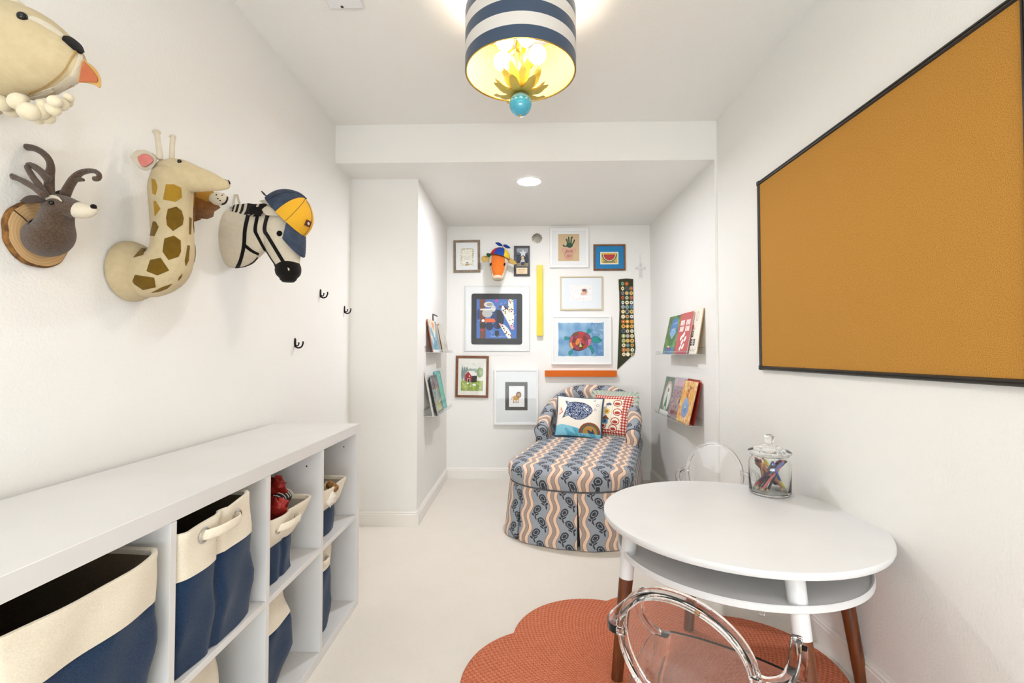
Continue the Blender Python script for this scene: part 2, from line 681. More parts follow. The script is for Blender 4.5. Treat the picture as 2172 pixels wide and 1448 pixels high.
def leaf(a, z0, L, rise, w, curl):
    mb = MB()
    rs = []
    ca, sa = math.cos(a), math.sin(a)
    for i in range(9):
        t = i / 8
        rad = .010 + L * math.sin(t * PI / 2 * .95) ** 1.0
        zz = z0 - .012 * math.sin(PI * min(1, t * 1.6)) + rise * t ** curl
        hw = w * (math.sin(PI * (0.20 + 0.80 * t)) ** 1.15) + .0006
        c = Vector((LC.x + rad * ca, LC.y + rad * sa, zz))
        t_ = Vector((-sa, ca, 0))
        rs.append([c - t_ * hw + Vector((0, 0, .004 * (1 - t))), c - Vector((0, 0, .0008)), c + t_ * hw + Vector((0, 0, .004 * (1 - t))), c + Vector((0, 0, .0008))])
    mb.rings(rs)
    mb.build('leaf', M_LEAF, lamp)
for k in range(8):
    leaf(2 * PI * k / 8 - .30, 2.078, .098, .012, .017, 2.6)
for k in range(8):
    leaf(2 * PI * k / 8 + .1, 2.092, .086, .042, .017, 1.9)
for k in range(7):
    leaf(2 * PI * k / 7 + .6, 2.112, .066, .060, .015, 1.4)
for k in range(5):
    leaf(2 * PI * k / 5 + .2, 2.140, .036, .062, .010, 1.2)
m, nt, b = new_mat('blue_glass_ball')
tc = nt.nodes.new('ShaderNodeTexCoord'); sx = nt.nodes.new('ShaderNodeSeparateXYZ')
nt.links.new(tc.outputs['Object'], sx.inputs[0])
S.nt = nt
nt.links.new(mixc(nt, (S(sx.outputs[2]) + (ZC - 2.046)) > 0.0, '#3aa3bf', '#8fc4c8'), b.inputs['Base Color'])
b.inputs['Roughness'].default_value = 0.06
b.inputs['Coat Weight'].default_value = 1
MB().ell((LC.x, LC.y, 2.033), .042, seg=40, rng=24).build('ball', m, lamp)
MB().lathe([(.0, 0), (.006, .001), (.007, .004), (.0, .004)], (LC.x, LC.y, 1.989), 14).build('finial', M_BRASS, lamp)

M_NOOKL = mat('downlight_lens', '#ffffff', 0.4, emit='#f3f5fd', es=NOOK_W * 8)
M_CANFILL = mat('fill_lens_room', '#ffffff', 0.4, emit='#f3f5fd', es=CAN_FILL_W * 8)
def downlight(x, y, z, lens, label):
    t = thing('recessed_downlight', label, 'light', (x, y, z))
    MB().lathe([(.0, -.002), (.074, -.002), (.074, -.0005), (.0, -.0005)], (x, y, z), 40).build('lens', lens, t)
    MB().lathe([(.074, -.0005), (.076, -.004), (.084, -.005), (.094, -.003), (.095, -.0003)], (x, y, z), 48, cap=False).build('trim_ring', mat('white_enamel', '#f4f2ee', 0.35), t)
downlight(0.037, 3.143, ZS, M_NOOKL, 'round white recessed downlight in the low ceiling of the reading nook')
for x in (-.5, .5):  # extra cans out of view, added as fill light
    downlight(x, -.9, ZC, M_CANFILL, 'round white recessed fill light added to the main ceiling behind the viewer, %s side' % ('left' if x < 0 else 'right'))

# =================================================================== CUBE SHELF UNIT
CF, CB = -0.734, -1.118
M_LAM = mat('white_laminate', '#dedddb', 0.45, var=(3, '#d9d7d4', .35, .65))
M_HOLE = mat('peg_hole', '#2a241e', 0.8)
unit = thing('cube_shelf_unit', 'white four by two cube shelf unit along the left wall holding fabric bins', 'shelf', ((CF + CB) / 2, 1.35, 0))
MB().box((CB, .627, .757), (CF, 2.085, .797)).build('top_board', M_LAM, unit, bevel=.0012)
MB().box((CB, .627, 0.001), (CF, 2.085, .034)).build('bottom_board', M_LAM, unit, bevel=.0012)
cells = [(.627, .982), (1.0, 1.357), (1.375, 1.726), (1.744, 2.085)]
for y0, y1 in ((.587, .6268), (2.0852, 2.125)):
    s_ = MB().box((CB, y0, 0.001), (CF, y1, .797))
    if y0 > 2:
        for xx, zz in ((-.79, .70), (-.79, .56), (-1.05, .70), (-1.05, .56)):
            s_.lathe([(0, 0), (.003, 0), (.003, .0006), (0, .0006)], (0, 0, 0), 10, 1, T=Matrix.Translation((xx, y0, zz)) @ Matrix.Rotation(PI / 2, 4, 'X'))
    s_.build('side_panel', [M_LAM, M_HOLE], unit, bevel=.001)
for (a, b1), (c_, d_) in zip(cells[:-1], cells[1:]):
    s_ = MB().box((CB, b1 + .0001, .0345), (CF, c_ - .0001, .7565))
    for xx, zz in ((-.79, .70), (-.79, .56), (-1.05, .70), (-1.05, .56)):
        s_.lathe([(0, 0), (.003, 0), (.003, .0006), (0, .0006)], (0, 0, 0), 10, 1, T=Matrix.Translation((xx, b1, zz)) @ Matrix.Rotation(PI / 2, 4, 'X'))
    s_.build('divider', [M_LAM, M_HOLE], unit, bevel=.001)
for a, b1 in cells:
    MB().box((CB, a + .0003, .387), (CF - .001, b1 - .0003, .404)).build('shelf', M_LAM, unit, bevel=.001)

# =================================================================== FABRIC BINS
def weave(name, c1, c2, scale, strength=.35):
    m, nt, b = new_mat(name)
    tc = nt.nodes.new('ShaderNodeTexCoord')
    mp = nt.nodes.new('ShaderNodeMapping'); mp.inputs['Scale'].default_value = (1, 1, 2.2)
    nt.links.new(tc.outputs['Object'], mp.inputs[0])
    n = noise(nt, scale, 4, vec=mp.outputs[0], rough=.7)
    nt.links.new(ramp(nt, n, [(0.3, c1), (0.7, c2)]), b.inputs['Base Color'])
    b.inputs['Roughness'].default_value = .9
    b.inputs['Specular IOR Level'].default_value = .15
    b.inputs['Sheen Weight'].default_value = .15
    bump(nt, b, n, strength, .0012)
    return m
M_DENIM = weave('denim_blue', '#0f1d33', '#243f60', 330)
M_CANVAS = weave('cream_canvas', '#d9cdb6', '#efe6d3', 330)
M_LINING = weave('tan_lining', '#6b5a47', '#7d6b56', 200)
M_LINPALE = weave('grey_lining', '#a39a8a', '#b3aa9a', 200)
M_METAL = mat('nickel', '#c9c9c6', .25, 1.0)

def rrect(x0, x1, y0, y1, r, z, n=22, bulge=0.0, seed=0, fold=None):
    """rounded rectangle ring; bulge swells the sides"""
    pts = []
    per = [(x1 - r, y0 + r, -PI / 2), (x1 - r, y1 - r, 0), (x0 + r, y1 - r, PI / 2), (x0 + r, y0 + r, PI)]
    cs = []
    for cx, cy, a0 in per:
        for k in range(6):
            a = a0 + PI / 2 * k / 5
            cs.append((cx + r * math.cos(a), cy + r * math.sin(a)))
    out = []
    K = len(cs)
    for i in range(K):
        a, b2 = cs[i], cs[(i + 1) % K]
        d = math.hypot(b2[0] - a[0], b2[1] - a[1])
        m_ = n if d > .05 else 1
        for q in range(m_):
            t = q / m_
            out.append((a[0] + (b2[0] - a[0]) * t, a[1] + (b2[1] - a[1]) * t))
    res = []
    for (x, y) in out:
        u_ = (x - (x0 + x1) / 2) / ((x1 - x0) / 2)
        w_ = (y - (y0 + y1) / 2) / ((y1 - y0) / 2)
        bx = bulge * max(0, 1 - w_ * w_) * (abs(u_) > .9) * math.copysign(1, u_)
        by = bulge * max(0, 1 - u_ * u_) * (abs(w_) > .9) * math.copysign(1, w_)
        f = 0
        if fold is not None and u_ > .9:
            f = -fold[1] * math.exp(-((y - fold[0]) / .012) ** 2)
        wv = (.0022 * math.sin(31 * y + 17 * z + seed) + .0016 * math.sin(53 * z + 23 * x + seed * 2) + .0026 * math.sin(23 * z - 41 * y + seed * 3))
        res.append((x + bx + wv * (u_ > .9) + f, y + by + wv * .6, z))
    return res

def make_bin(label, prof, zb, handle=None, seed=0, fold=None, group='two-tone fabric bins', dz=None, lin_=None):
    """prof: list of (z, x0, x1, y0, y1); zb: height where denim meets the cream band"""
    zs = [p[0] for p in prof]
    def at(z):
        for p, q in zip(prof[:-1], prof[1:]):
            if z <= q[0] + 1e-9:
                t = (z - p[0]) / (q[0] - p[0])
                return [p[k] + (q[k] - p[k]) * t for k in range(1, 5)]
        return list(prof[-1][1:])
    z0, z1 = zs[0], zs[-1]
    cx = (prof[0][1] + prof[0][2]) / 2
    cy = (prof[0][3] + prof[0][4]) / 2
    t = thing('storage_bin', label, 'bin', (cx, cy, z0), group=group)
    def ring(z, ins=0.0, bul=.008):
        a = at(z)
        r = rrect(a[0] + ins, a[1] - ins, a[2] + ins, a[3] - ins, .026 - min(ins, .01), z, bulge=bul, seed=seed, fold=fold)
        if dz:
            k = (z - z0) / (z1 - z0)
            r = [(x, y, zz + dz(x, y) * k) for x, y, zz in r]
        return r
    hs = sorted(set([z0 + (zb - z0) * k / 8 for k in range(9)]))
    b1 = MB().rings([ring(z0 + .0005, .012, 0)] + [ring(z) for z in hs] + [ring(zb + .002, .003)], cap1=False)
    b1.build('denim_body', M_DENIM, t, ang=60)
    hs = [zb + (z1 - zb) * k / 5 for k in range(6)]
    b2 = MB().rings([ring(zb - .001, .002)] + [ring(z, -.0015) for z in hs[:-1]] + [ring(z1 - .006, -.003), ring(z1 - .001, -.002), ring(z1, .003), ring(z1 - .003, .008), ring(z1 - .013, .007)], cap0=False, cap1=False)
    b2.build('cream_band', M_CANVAS, t, ang=60)
    b3 = MB().rings([ring(z1 - .011, .0065), ring((z1 + z0) / 2, .008), ring(z0 + .012, .016, 0)], cap0=False)
    b3.build('lining', lin_ or M_LINING, t, ang=60)
    if handle:
        ya, yb_, zh = handle
        h = MB()
        zz = [zh, zh + .0, zh]
        xf = at(zh)[1] + .009
        pts = [(xf - .006, ya, zh), (xf + .006, ya + .004, zh), (xf + .022, ya + (yb_ - ya) * .25, zh + .002), (xf + .026, (ya + yb_) / 2, zh + .004), (xf + .022, ya + (yb_ - ya) * .75, zh + .002), (xf + .006, yb_ - .004, zh), (xf - .006, yb_, zh)]
        h.sweep(smooth_path(pts, 5), .0115, 12, flat=.36, ref=(1, 0, 0))
        hd = h.build('handle', M_CANVAS, t)
        for y in (ya, yb_):
            g = MB()
            g.lathe([(.0125, 0), (.013, .003), (.016, .004), (.0185, .002), (.0185, 0)], (0, 0, 0), 20, cap=False, T=Matrix.Translation((xf - .003, y, zh)) @ Matrix.Rotation(PI / 2, 4, 'Y'))
            g.build('grommet', M_METAL, hd)
    return t

make_bin('open cream and denim bin in the upper cell nearest the camera', [(.406, -1.08, -.75, .65, .945), (.52, -1.09, -.735, .645, .955), (.72, -1.10, -.728, .635, .962)], .622, seed=1,
         dz=lambda x, y: -.006 * max(0, 1 - ((y - .80) / .16) ** 2) - .004)
make_bin('cream and denim bin with a looped handle and centre crease, second upper cell', [(.406, -1.08, -.752, 1.01, 1.32), (.5, -1.09, -.738, 1.006, 1.31), (.735, -1.1, -.728, 1.004, 1.262)], .628, handle=(1.07, 1.195, .700), seed=2, fold=(1.135, .012),
         dz=lambda x, y: .012 * (y - 1.13) / .13)
bc = make_bin('small flared cream bin on a denim base holding red and gold toys, third upper cell', [(.406, -1.07, -.775, 1.385, 1.60), (.52, -1.07, -.773, 1.385, 1.60), (.535, -1.08, -.757, 1.383, 1.612), (.62, -1.10, -.738, 1.38, 1.655)], .528, handle=(1.43, 1.545, .585), seed=3, fold=(1.50, .006), lin_=M_LINPALE)
bd = make_bin('small flared cream bin with a cloth doll in the far upper cell', [(.406, -1.07, -.775, 1.752, 1.955), (.505, -1.07, -.773, 1.752, 1.955), (.52, -1.08, -.757, 1.75, 1.955), (.60, -1.10, -.738, 1.75, 1.985)], .513, seed=4, lin_=M_LINPALE)
make_bin('cream and denim bin in the bottom row below the bin with the looped handle', [(.036, -1.08, -.80, 1.01, 1.24), (.2, -1.09, -.785, 1.006, 1.25), (.36, -1.1, -.79, 1.004, 1.235)], .262, seed=5)
make_bin('bulging cream and denim bin in the bottom row under the red and gold toys', [(.036, -1.08, -.80, 1.385, 1.55), (.14, -1.09, -.775, 1.383, 1.61), (.24, -1.09, -.775, 1.383, 1.60), (.36, -1.1, -.79, 1.385, 1.57)], .258, seed=6)
make_bin('narrow cream and denim bin in the bottom row at the far end', [(.036, -1.08, -.785, 1.755, 1.945), (.12, -1.09, -.775, 1.752, 1.935), (.36, -1.1, -.78, 1.752, 1.93)], .272, seed=7, handle=(1.77, 1.852, .318))

# toys in the third upper bin
rnd = random.Random(5)
M_RED, M_GOLD = mat('red_foil', '#a5261d', .35, .2, nb=(60, .6, .004)), mat('gold_foil', '#c48a25', .3, .6, nb=(60, .6, .004))
M_BLK = mat('black_toy', '#231d1c', .5)
M_WHT = mat('white_thread', '#e8e2d6', .8)
def crumple(mb, c, r, m, seed, el=(1, 1, 1)):
    rr = random.Random(seed)
    ph = [rr.random() * 6 for _ in range(6)]
    rs = []
    for i in range(13):
        a = -PI / 2 + PI * i / 12
        a = max(-1.55, min(1.55, a))
        row = []
        for k in range(18):
            w = 2 * PI * k / 18
            q = r * (1 + .18 * math.sin(3 * w + ph[0] + 2 * a) + .14 * math.sin(5 * w + 4 * a + ph[1]) + .08 * math.sin(9 * a + ph[2]))
            row.append((c[0] + q * el[0] * math.cos(a) * math.cos(w), c[1] + q * el[1] * math.cos(a) * math.sin(w), c[2] + q * el[2] * math.sin(a)))
        rs.append(row)
    mb.rings(rs, m)
for i, (c, r, m_, lab, el) in enumerate([
    (tuple(onx(586, 1079, -.795)), .036, M_RED, 'crumpled red foil toy nearest the front of the toy bin', (1, 1, .9)),
    (tuple(onx(584, 1033, -.85)), .036, M_RED, 'crumpled red foil toy at the back of the toy bin', (1, 1, .9)),
    (tuple(onx(604, 1030, -.885)), .022, M_GOLD, 'crumpled gold foil bow at the back right of the toy bin', (1.2, 1.2, .8)),
    (tuple(onx(602, 1084, -.782)), .016, M_GOLD, 'small gold foil bow at the front rim of the toy bin', (1.3, 1.3, .6))]):
    mb = MB()
    crumple(mb, c, r, 0, 10 + i, el)
    mb.v = [tuple(p) for p in mb.v]
    tag(mb.build('foil_toy', m_, loc=c, ang=80), lab, 'toy', 'toys in the small bin')
tc_ = onx(594, 1056, -.835)
tb = thing('stitched_ball', 'black toy ball with white stitches lying among red foil toys', 'ball', tc_, group='toys in the small bin')
MB().ell(tc_, (.033, .056, .027)).build('body', M_BLK, tb)
for k in range(6):
    y = -.038 + k * .014
    q_ = math.sqrt(max(0, 1 - (y / .056) ** 2))
    MB().sweep([tc_ + Vector((.033 * q_ * math.sin(a_), y + .004 * a_, .027 * q_ * math.cos(a_))) * 1.01 for a_ in (-.1, .3, .7, 1.1, 1.4)], .0022, 6).build('stitch', M_WHT, tb)
# doll in the fourth upper bin
dc_ = onx(696, 1040, -.80)
dl = thing('cloth_doll', 'cream yarn-haired cloth doll with a cork topknot in the far small bin', 'doll', dc_)
M_YARN = mat('cream_yarn', '#cdb88e', .9, nb=(90, .9, .006), sheen=.3)
M_CORK2 = mat('cork_brown', '#9a6d38', .8, nb=(200, .7, .002), var=(120, '#6d4720', .4, .6))
mb = MB(); crumple(mb, dc_, .030, 0, 3, (1, 1.1, 1)); mb.build('hair', M_YARN, dl, ang=80)
MB().sweep([onx(699, 1027, -.755), onx(711, 1036, -.728)], [.0165, .016], 18).build('topknot', M_CORK2, dl)
mb = MB(); crumple(mb, onx(702, 1055, -.738), .024, 0, 8, (.6, 1.3, 1.15)); mb.build('dress', mat('white_cotton', '#e6dfd2', .9, nb=(60, .8, .006)), dl, ang=80)
mb = MB(); crumple(mb, onx(690, 1022, -.84), .022, 0, 6); mb.build('cap', M_WHT, dl, ang=80)

# =================================================================== RUG
RC, RR = (.47, 1.54), .627
m, nt, b = new_mat('braided_coral_rug')
S.nt = nt
tc = nt.nodes.new('ShaderNodeTexCoord'); sx = nt.nodes.new('ShaderNodeSeparateXYZ')
nt.links.new(tc.outputs['Object'], sx.inputs[0])
X, Y = S(sx.outputs[0]), S(sx.outputs[1])
rr_ = ssqrt(X * X + Y * Y)
th = satan(Y, X)
row = sfloor(rr_ / .011)
br = ssin(th * 190.0 + smod(row, 2.0) * 3.1416) * ssin(rr_ * (2 * PI / .011))
nz = S(noise(nt, 150, 3))
h = br * .5 + .5
nt.links.new(mixc(nt, smin(1.0, smax(0.0, h * .55 + nz * .8 - .35)), '#b4583a', '#f0a17c'), b.inputs['Base Color'])
b.inputs['Roughness'].default_value = .9
b.inputs['Specular IOR Level'].default_value = .15
bump(nt, b, h * .7 + nz * .5, .8, .004)
M_RUG = m
pts = []
cusps = [(RR * math.cos(math.radians(9.3 + 45 * k)), RR * math.sin(math.radians(9.3 + 45 * k))) for k in range(8)]
for k in range(8):
    a, c = Vector(cusps[k]), Vector(cusps[(k + 1) % 8])
    mid = (a + c) / 2
    nrm = mid.normalized()
    ch = (c - a).length / 2
    sg = .112
    rad = (ch * ch + sg * sg) / (2 * sg)
    ctr = mid + nrm * (sg - rad)
    a0, a1 = math.atan2(*(a - ctr).yx), math.atan2(*(c - ctr).yx)
    if a1 < a0:
        a1 += 2 * PI
    for q in range(18):
        w = a0 + (a1 - a0) * q / 18
        pts.append((ctr.x + rad * math.cos(w), ctr.y + rad * math.sin(w)))
pts = [(min(x, XR - RC[0] - .022), y) for x, y in pts]
rs = []
for s_, z in ((1, .001), (1.004, .005), (1, .0095), (.99, .011), (.7, .011), (.35, .011), (.02, .011)):
    rs.append([(x * s_, y * s_, z) for x, y in pts])
rug = MB().rings(rs).build('rug', M_RUG, world=False, ang=50)
rug.location = (RC[0], RC[1], 0)
tag(rug, 'coral orange braided rug with a scalloped flower outline under the round table', 'rug')

# =================================================================== TABLE
TC, TR, TZ = (.729, 1.69), .443, .55
M_TABLE = mat('white_lacquer', '#e8e8e7', .38, var=(2, '#e3e2e1', .4, .6))
M_WALNUT, nt, b = new_mat('walnut')
tc = nt.nodes.new('ShaderNodeTexCoord'); mp = nt.nodes.new('ShaderNodeMapping'); mp.inputs['Scale'].default_value = (60, 60, 5)
nt.links.new(tc.outputs['Object'], mp.inputs[0])
n = noise(nt, 1.0, 6, vec=mp.outputs[0], rough=.65)
nt.links.new(ramp(nt, n, [(.3, '#3f1d0b'), (.55, '#6d3814'), (.8, '#8a5222')]), b.inputs['Base Color'])
b.inputs['Roughness'].default_value = .42
tbl = thing('round_table', "round white children's table with open shelf ring and walnut-dipped legs on the rug", 'table', (*TC, .012))
MB().lathe([(0, -.024), (TR - .012, -.024), (TR - .003, -.021), (TR, -.013), (TR, -.006), (TR - .002, -.001), (TR - .005, 0), (0, 0)], (*TC, TZ), 128).build('tabletop', M_TABLE, tbl)
SR, SZ = .393, .418
MB().lathe([(0, 0), (SR - .004, 0), (SR, .003), (SR, .019), (SR - .003, .022), (SR - .008, .020), (SR - .012, .010), (0, .010)], (*TC, SZ), 128).build('shelf', M_TABLE, tbl)
legs = [((-.36, -.028), (-.415, -.045)), ((.012, -.345), (.03, -.43)), ((.345, .01), (.395, -.05)), ((-.02, .30), (-.073, .255))]
for (tx, ty), (bx, by) in legs:
    top, bot = Vector((TC[0] + tx, TC[1] + ty, TZ - .024)), Vector((TC[0] + bx, TC[1] + by, .0125))
    t = (TZ - .024 - .345) / (TZ - .024 - .0125)
    mid = top.lerp(bot, t)
    def rad(p):
        return .0262 - .0070 * (top.z - p.z) / (top.z - bot.z)
    lg = MB()
    lg.sweep([mid, top], [rad(mid), rad(top)], 24, ends=False, m=0)
    lgo = lg.build('leg', M_TABLE, tbl)
    lw = MB()
    lw.sweep([bot, mid.lerp(bot, .5), mid + (top - mid) * .001], [rad(bot), rad(mid.lerp(bot, .5)), rad(mid) - .0002], 24, ends=False)
    tag(lw.build('dipped_end', M_WALNUT, lgo), 'walnut brown lower end')

# =================================================================== CLEAR CHAIRS
m, nt, b = new_mat('clear_polycarbonate')
b.inputs['Base Color'].default_value = (.985, .97, .965, 1)
b.inputs['Roughness'].default_value = .02
b.inputs['Transmission Weight'].default_value = 1
b.inputs['IOR'].default_value = 1.42
M_PC = m
M_PCD = mat('tinted_chair_end', '#3d2f4a', .15, trans=.3)

def rsec(path, hw, hh, up=(0, 0, 1), mb=None, loop=False, m=0, bev=.3, roll=None):
    """rounded rectangular section swept along path"""
    mb = mb or MB()
    P = [Vector(p) for p in path]
    n = len(P)
    HW = list(hw) if hasattr(hw, '__len__') else [hw] * n
    HH = list(hh) if hasattr(hh, '__len__') else [hh] * n
    rs = []
    for i in range(n):
        t = (P[(i + 1) % n] - P[i - 1]) if loop else (P[min(i + 1, n - 1)] - P[max(i - 1, 0)])
        t.normalize()
        u_ = Vector(up[i]) if hasattr(up[0], '__len__') else Vector(up)
        u_ = (u_ - t * u_.dot(t)).normalized()
        s_ = u_.cross(t)
        w_, h_ = HW[i], HH[i]
        bw = min(w_, h_) * bev
        rs.append([P[i] + s_ * a + u_ * c for a, c in ((-w_ + bw, -h_), (w_ - bw, -h_), (w_, -h_ + bw), (w_, h_ - bw), (w_ - bw, h_), (-w_ + bw, h_), (-w_, h_ - bw), (-w_, -h_ + bw))])
    mb.rings(rs, m, loop=loop)
    return mb

def make_chair(label):
    t = thing('clear_chair', label, 'chair', group='clear plastic armchairs at the table')
    tilt = .30
    bc_, bw, bh = Vector((0, -.165, .507)), .127, .147
    up = Vector((0, -math.sin(tilt), math.cos(tilt)))
    nb_ = Vector((0, math.cos(tilt), math.sin(tilt)))
    def oval(a, s=1.0, q=0.0):
        p = bc_ + Vector((1, 0, 0)) * (bw * s * math.cos(a)) + up * (bh * s * math.sin(a))
        return p - Vector((0, 1, 0)) * (.018 * (1 - (s * math.cos(a)) ** 2)) + nb_ * q
    K = 64
    rsec([oval(2 * PI * k / K) for k in range(K)], .0075, .0125, up=nb_, loop=True).build('back_frame', M_PC, t, world=False, ang=35)
    rs = []
    for s, q in ((.02, -.0022), (.5, -.0022), (.95, -.0022), (.95, .0022), (.5, .0022), (.02, .0022)):
        rs.append([oval(2 * PI * k / K, s, q) for k in range(K)])
    MB().rings(rs).build('backrest', M_PC, t, world=False, ang=35)
    # seat
    def seat_ring(s, z):
        pts = [(-.165, .145), (-.08, .165), (0, .17), (.08, .165), (.165, .145), (.172, .10), (.155, -.05), (.125, -.15), (.10, -.165), (0, -.172), (-.10, -.165), (-.125, -.15), (-.155, -.05), (-.172, .10)]
        pp = smooth_path(pts + [pts[0]], 4)[:-1]
        return [(x * s, y * s, z - .006 * max(0, 1 - (x * x + y * y) / .03)) for x, y in pp]
    MB().rings([seat_ring(.97, .352), seat_ring(1, .354), seat_ring(1, .366), seat_ring(.985, .369), seat_ring(.5, .367), seat_ring(.02, .366)]).build('seat', M_PC, t, world=False, ang=35)
    for s in (-1, 1):
        ap = smooth_path([(s * .120, -.172, .520), (s * .148, -.165, .515), (s * .170, -.12, .508), (s * .173, -.05, .503), (s * .168, .02, .500), (s * .166, .05, .498)], 6)
        arm = rsec(ap, .0105, .0085).build('arm', M_PC, t, world=False, ang=35)
        e = Vector(ap[-1])
        rsec([e, e + Vector((-s * .0004, .003, 0))], .0105, .0085).build('arm_end', M_PCD, arm, world=False)
        rsec(smooth_path([(s * .176, .040, .490), (s * .176, .052, .45), (s * .170, .085, .405), (s * .160, .125, .366)], 5), .010, .008, up=(0, 1, 0)).build('arm_support', M_PC, t, world=False, ang=35)
        rsec([(s * .152, .138, .353), (s * .158, .146, .18), (s * .160, .150, .001)], [.018, .0145, .0115], [.018, .0145, .0115], up=(0, 1, 0)).build('leg', M_PC, t, world=False, ang=35)
        rsec(smooth_path([(s * .112, -.150, .353), (s * .125, -.165, .18), (s * .145, -.215, .001)], 5), [.017 - .0006 * k for k in range(11)], .014, up=(0, 1, 0)).build('leg', M_PC, t, world=False, ang=35)
        rsec(smooth_path([(s * .105, -.150, .362), (s * .100, -.165, .385), (s * .095, -.172, .400)], 4), .011, .009, up=(0, 1, 0)).build('back_support', M_PC, t, world=False, ang=35)
    return t
ch1 = make_chair('clear plastic armchair with oval back in the foreground, on the coral rug')
ch1.location = (.409, 1.086, .0115)
ch1.rotation_euler = (0, 0, -math.atan2(.584, .812))
ch2 = copy_tree(ch1)
ch2['label'] = 'clear plastic armchair behind the round table near the right wall, only its back showing'
ch2.location = (.905, 2.272, .0005)
ch2.rotation_euler = (0, 0, PI - math.atan2(.31, .95))

# =================================================================== GLASS JAR WITH PENCILS
JC = (.988, 1.950, TZ + .0005)
m, nt, b = new_mat('clear_glass')
b.inputs['Base Color'].default_value = (.975, .99, .98, 1)
b.inputs['Roughness'].default_value = .01
b.inputs['Transmission Weight'].default_value = 1
b.inputs['IOR'].default_value = 1.45
M_GLASS = m
jar = thing('glass_jar', 'clear glass apothecary jar of coloured pencils on the far edge of the round table', 'jar', JC)
MB().lathe([(0, 0), (.068, 0), (.074, .003), (.0765, .010), (.077, .10), (.0765, .120), (.072, .135), (.066, .142), (.066, .150), (.074, .156), (.074, .159), (.062, .159), (.0615, .142), (.068, .134), (.0735, .119), (.074, .10), (.0735, .014), (.069, .009), (0, .009)], JC, 64).build('jar_body', M_GLASS, jar, ang=50)
MB().lathe([(0, .1605), (.06, .1605), (.078, .160), (.080, .164), (.078, .169), (.066, .176), (.045, .184), (.030, .187), (.028, .191), (.022, .193), (.013, .197), (.012, .202), (.017, .209), (.0195, .218), (.0175, .228), (.010, .235), (0, .2365)], JC, 64).build('lid', M_GLASS, jar, ang=50)
cols = ['#c4483f', '#e27a78', '#2a2e4c', '#3f5fb0', '#d9cf2a', '#a25a45', '#6a3b30', '#1d1c22', '#2c3a3f', '#d58f83', '#f0553c', '#4a2b52', '#8d6a3a', '#c9a78a', '#34506b', '#20242c', '#b46a58', '#5b3a7a', '#e8a04a', '#2f2b28', '#7c94d0', '#b9857d']
rnd = random.Random(11)
names = {'#c4483f': 'crimson', '#e27a78': 'salmon pink', '#2a2e4c': 'dark navy', '#3f5fb0': 'cobalt blue', '#d9cf2a': 'bright yellow', '#a25a45': 'terracotta', '#6a3b30': 'reddish brown', '#1d1c22': 'black', '#2c3a3f': 'slate grey', '#d58f83': 'dusty pink', '#f0553c': 'vermilion', '#4a2b52': 'plum', '#8d6a3a': 'ochre', '#c9a78a': 'beige', '#34506b': 'steel blue', '#20242c': 'charcoal', '#b46a58': 'brick', '#5b3a7a': 'violet', '#e8a04a': 'orange', '#2f2b28': 'umber', '#7c94d0': 'periwinkle blue', '#b9857d': 'mauve'}
for i, c in enumerate(cols):
    a = rnd.random() * 2 * PI
    if i == 4: a = -.5
    tw = rnd.uniform(2.0, 4.2)
    r0, r1 = rnd.uniform(.050, .064), rnd.uniform(.046, .062)
    h = rnd.uniform(.108, .124)
    p0 = Vector((JC[0] + r0 * math.cos(a), JC[1] + r0 * math.sin(a), JC[2] + .014))
    p1 = Vector((JC[0] + r1 * math.cos(a + tw), JC[1] + r1 * math.sin(a + tw), JC[2] + .014 + h))
    d = (p1 - p0).normalized()
    t = thing('pencil', '%s coloured pencil standing in the glass jar' % names[c], 'pencil', p0, group='coloured pencils in the jar')
    MB().sweep([p0 + d * .012, p1], .0052, 6, ends=False).build('shaft', mat('paint_' + names[c].replace(' ', '_'), c, .35), t, ang=30)
    tp = MB().sweep([p0, p0 + d * .012], [.0008, .0052], 8, ends=False).build('tip', mat('bare_wood', '#d8b98c', .7), t)

# =================================================================== CORK BOARD
board = thing('cork_board', 'large cork pin board in a black frame on the right wall', 'board', (XR, 1.71, 1.48))
m, nt, b = new_mat('cork')
n1, n2, n3 = noise(nt, 420, 3, rough=.75), noise(nt, 2.0, 2), noise(nt, 90, 2)
c = ramp(nt, n1, [(.30, '#7a5219'), (.45, '#b58035'), (.62, '#c59245'), (.80, '#dcb373')])
nt.links.new(c, b.inputs['Base Color'])
b.inputs['Roughness'].default_value = .85
b.inputs['Specular IOR Level'].default_value = .2
bump(nt, b, n1, .5, .0012)
BY0, BY1, BZ0, BZ1 = 1.072, 2.305, 1.034, 1.935
MB().box((XR - .012, BY0 + .012, BZ0 + .012), (XR - .001, BY1 - .012, BZ1 - .012)).build('cork_panel', m, board, smooth=False)
M_BFR = mat('black_frame', '#35312c', .35, .3)
def rail(p, q, nrm_in):
    p, q, ni = Vector(p), Vector(q), Vector(nrm_in)
    prof = [(0, 0), (0, .015), (.003, .018), (.007, .018), (.008, .015), (.010, .015), (.011, .018), (.015, .018), (.018, .013), (.018, 0)]
    return [[e + ni * a + Vector((-1, 0, 0)) * (c2 + .0003) for a, c2 in prof] for e in (p, q)]
for p, q, ni in (((XR, BY0, BZ0), (XR, BY1, BZ0), (0, 0, 1)), ((XR, BY0, BZ1), (XR, BY1, BZ1), (0, 0, -1)), ((XR, BY1, BZ0), (XR, BY1, BZ1), (0, -1, 0)), ((XR, BY0, BZ0), (XR, BY0, BZ1), (0, 1, 0))):
    MB().rings(rail(p, q, ni)).build('frame_rail', M_BFR, board, ang=30)
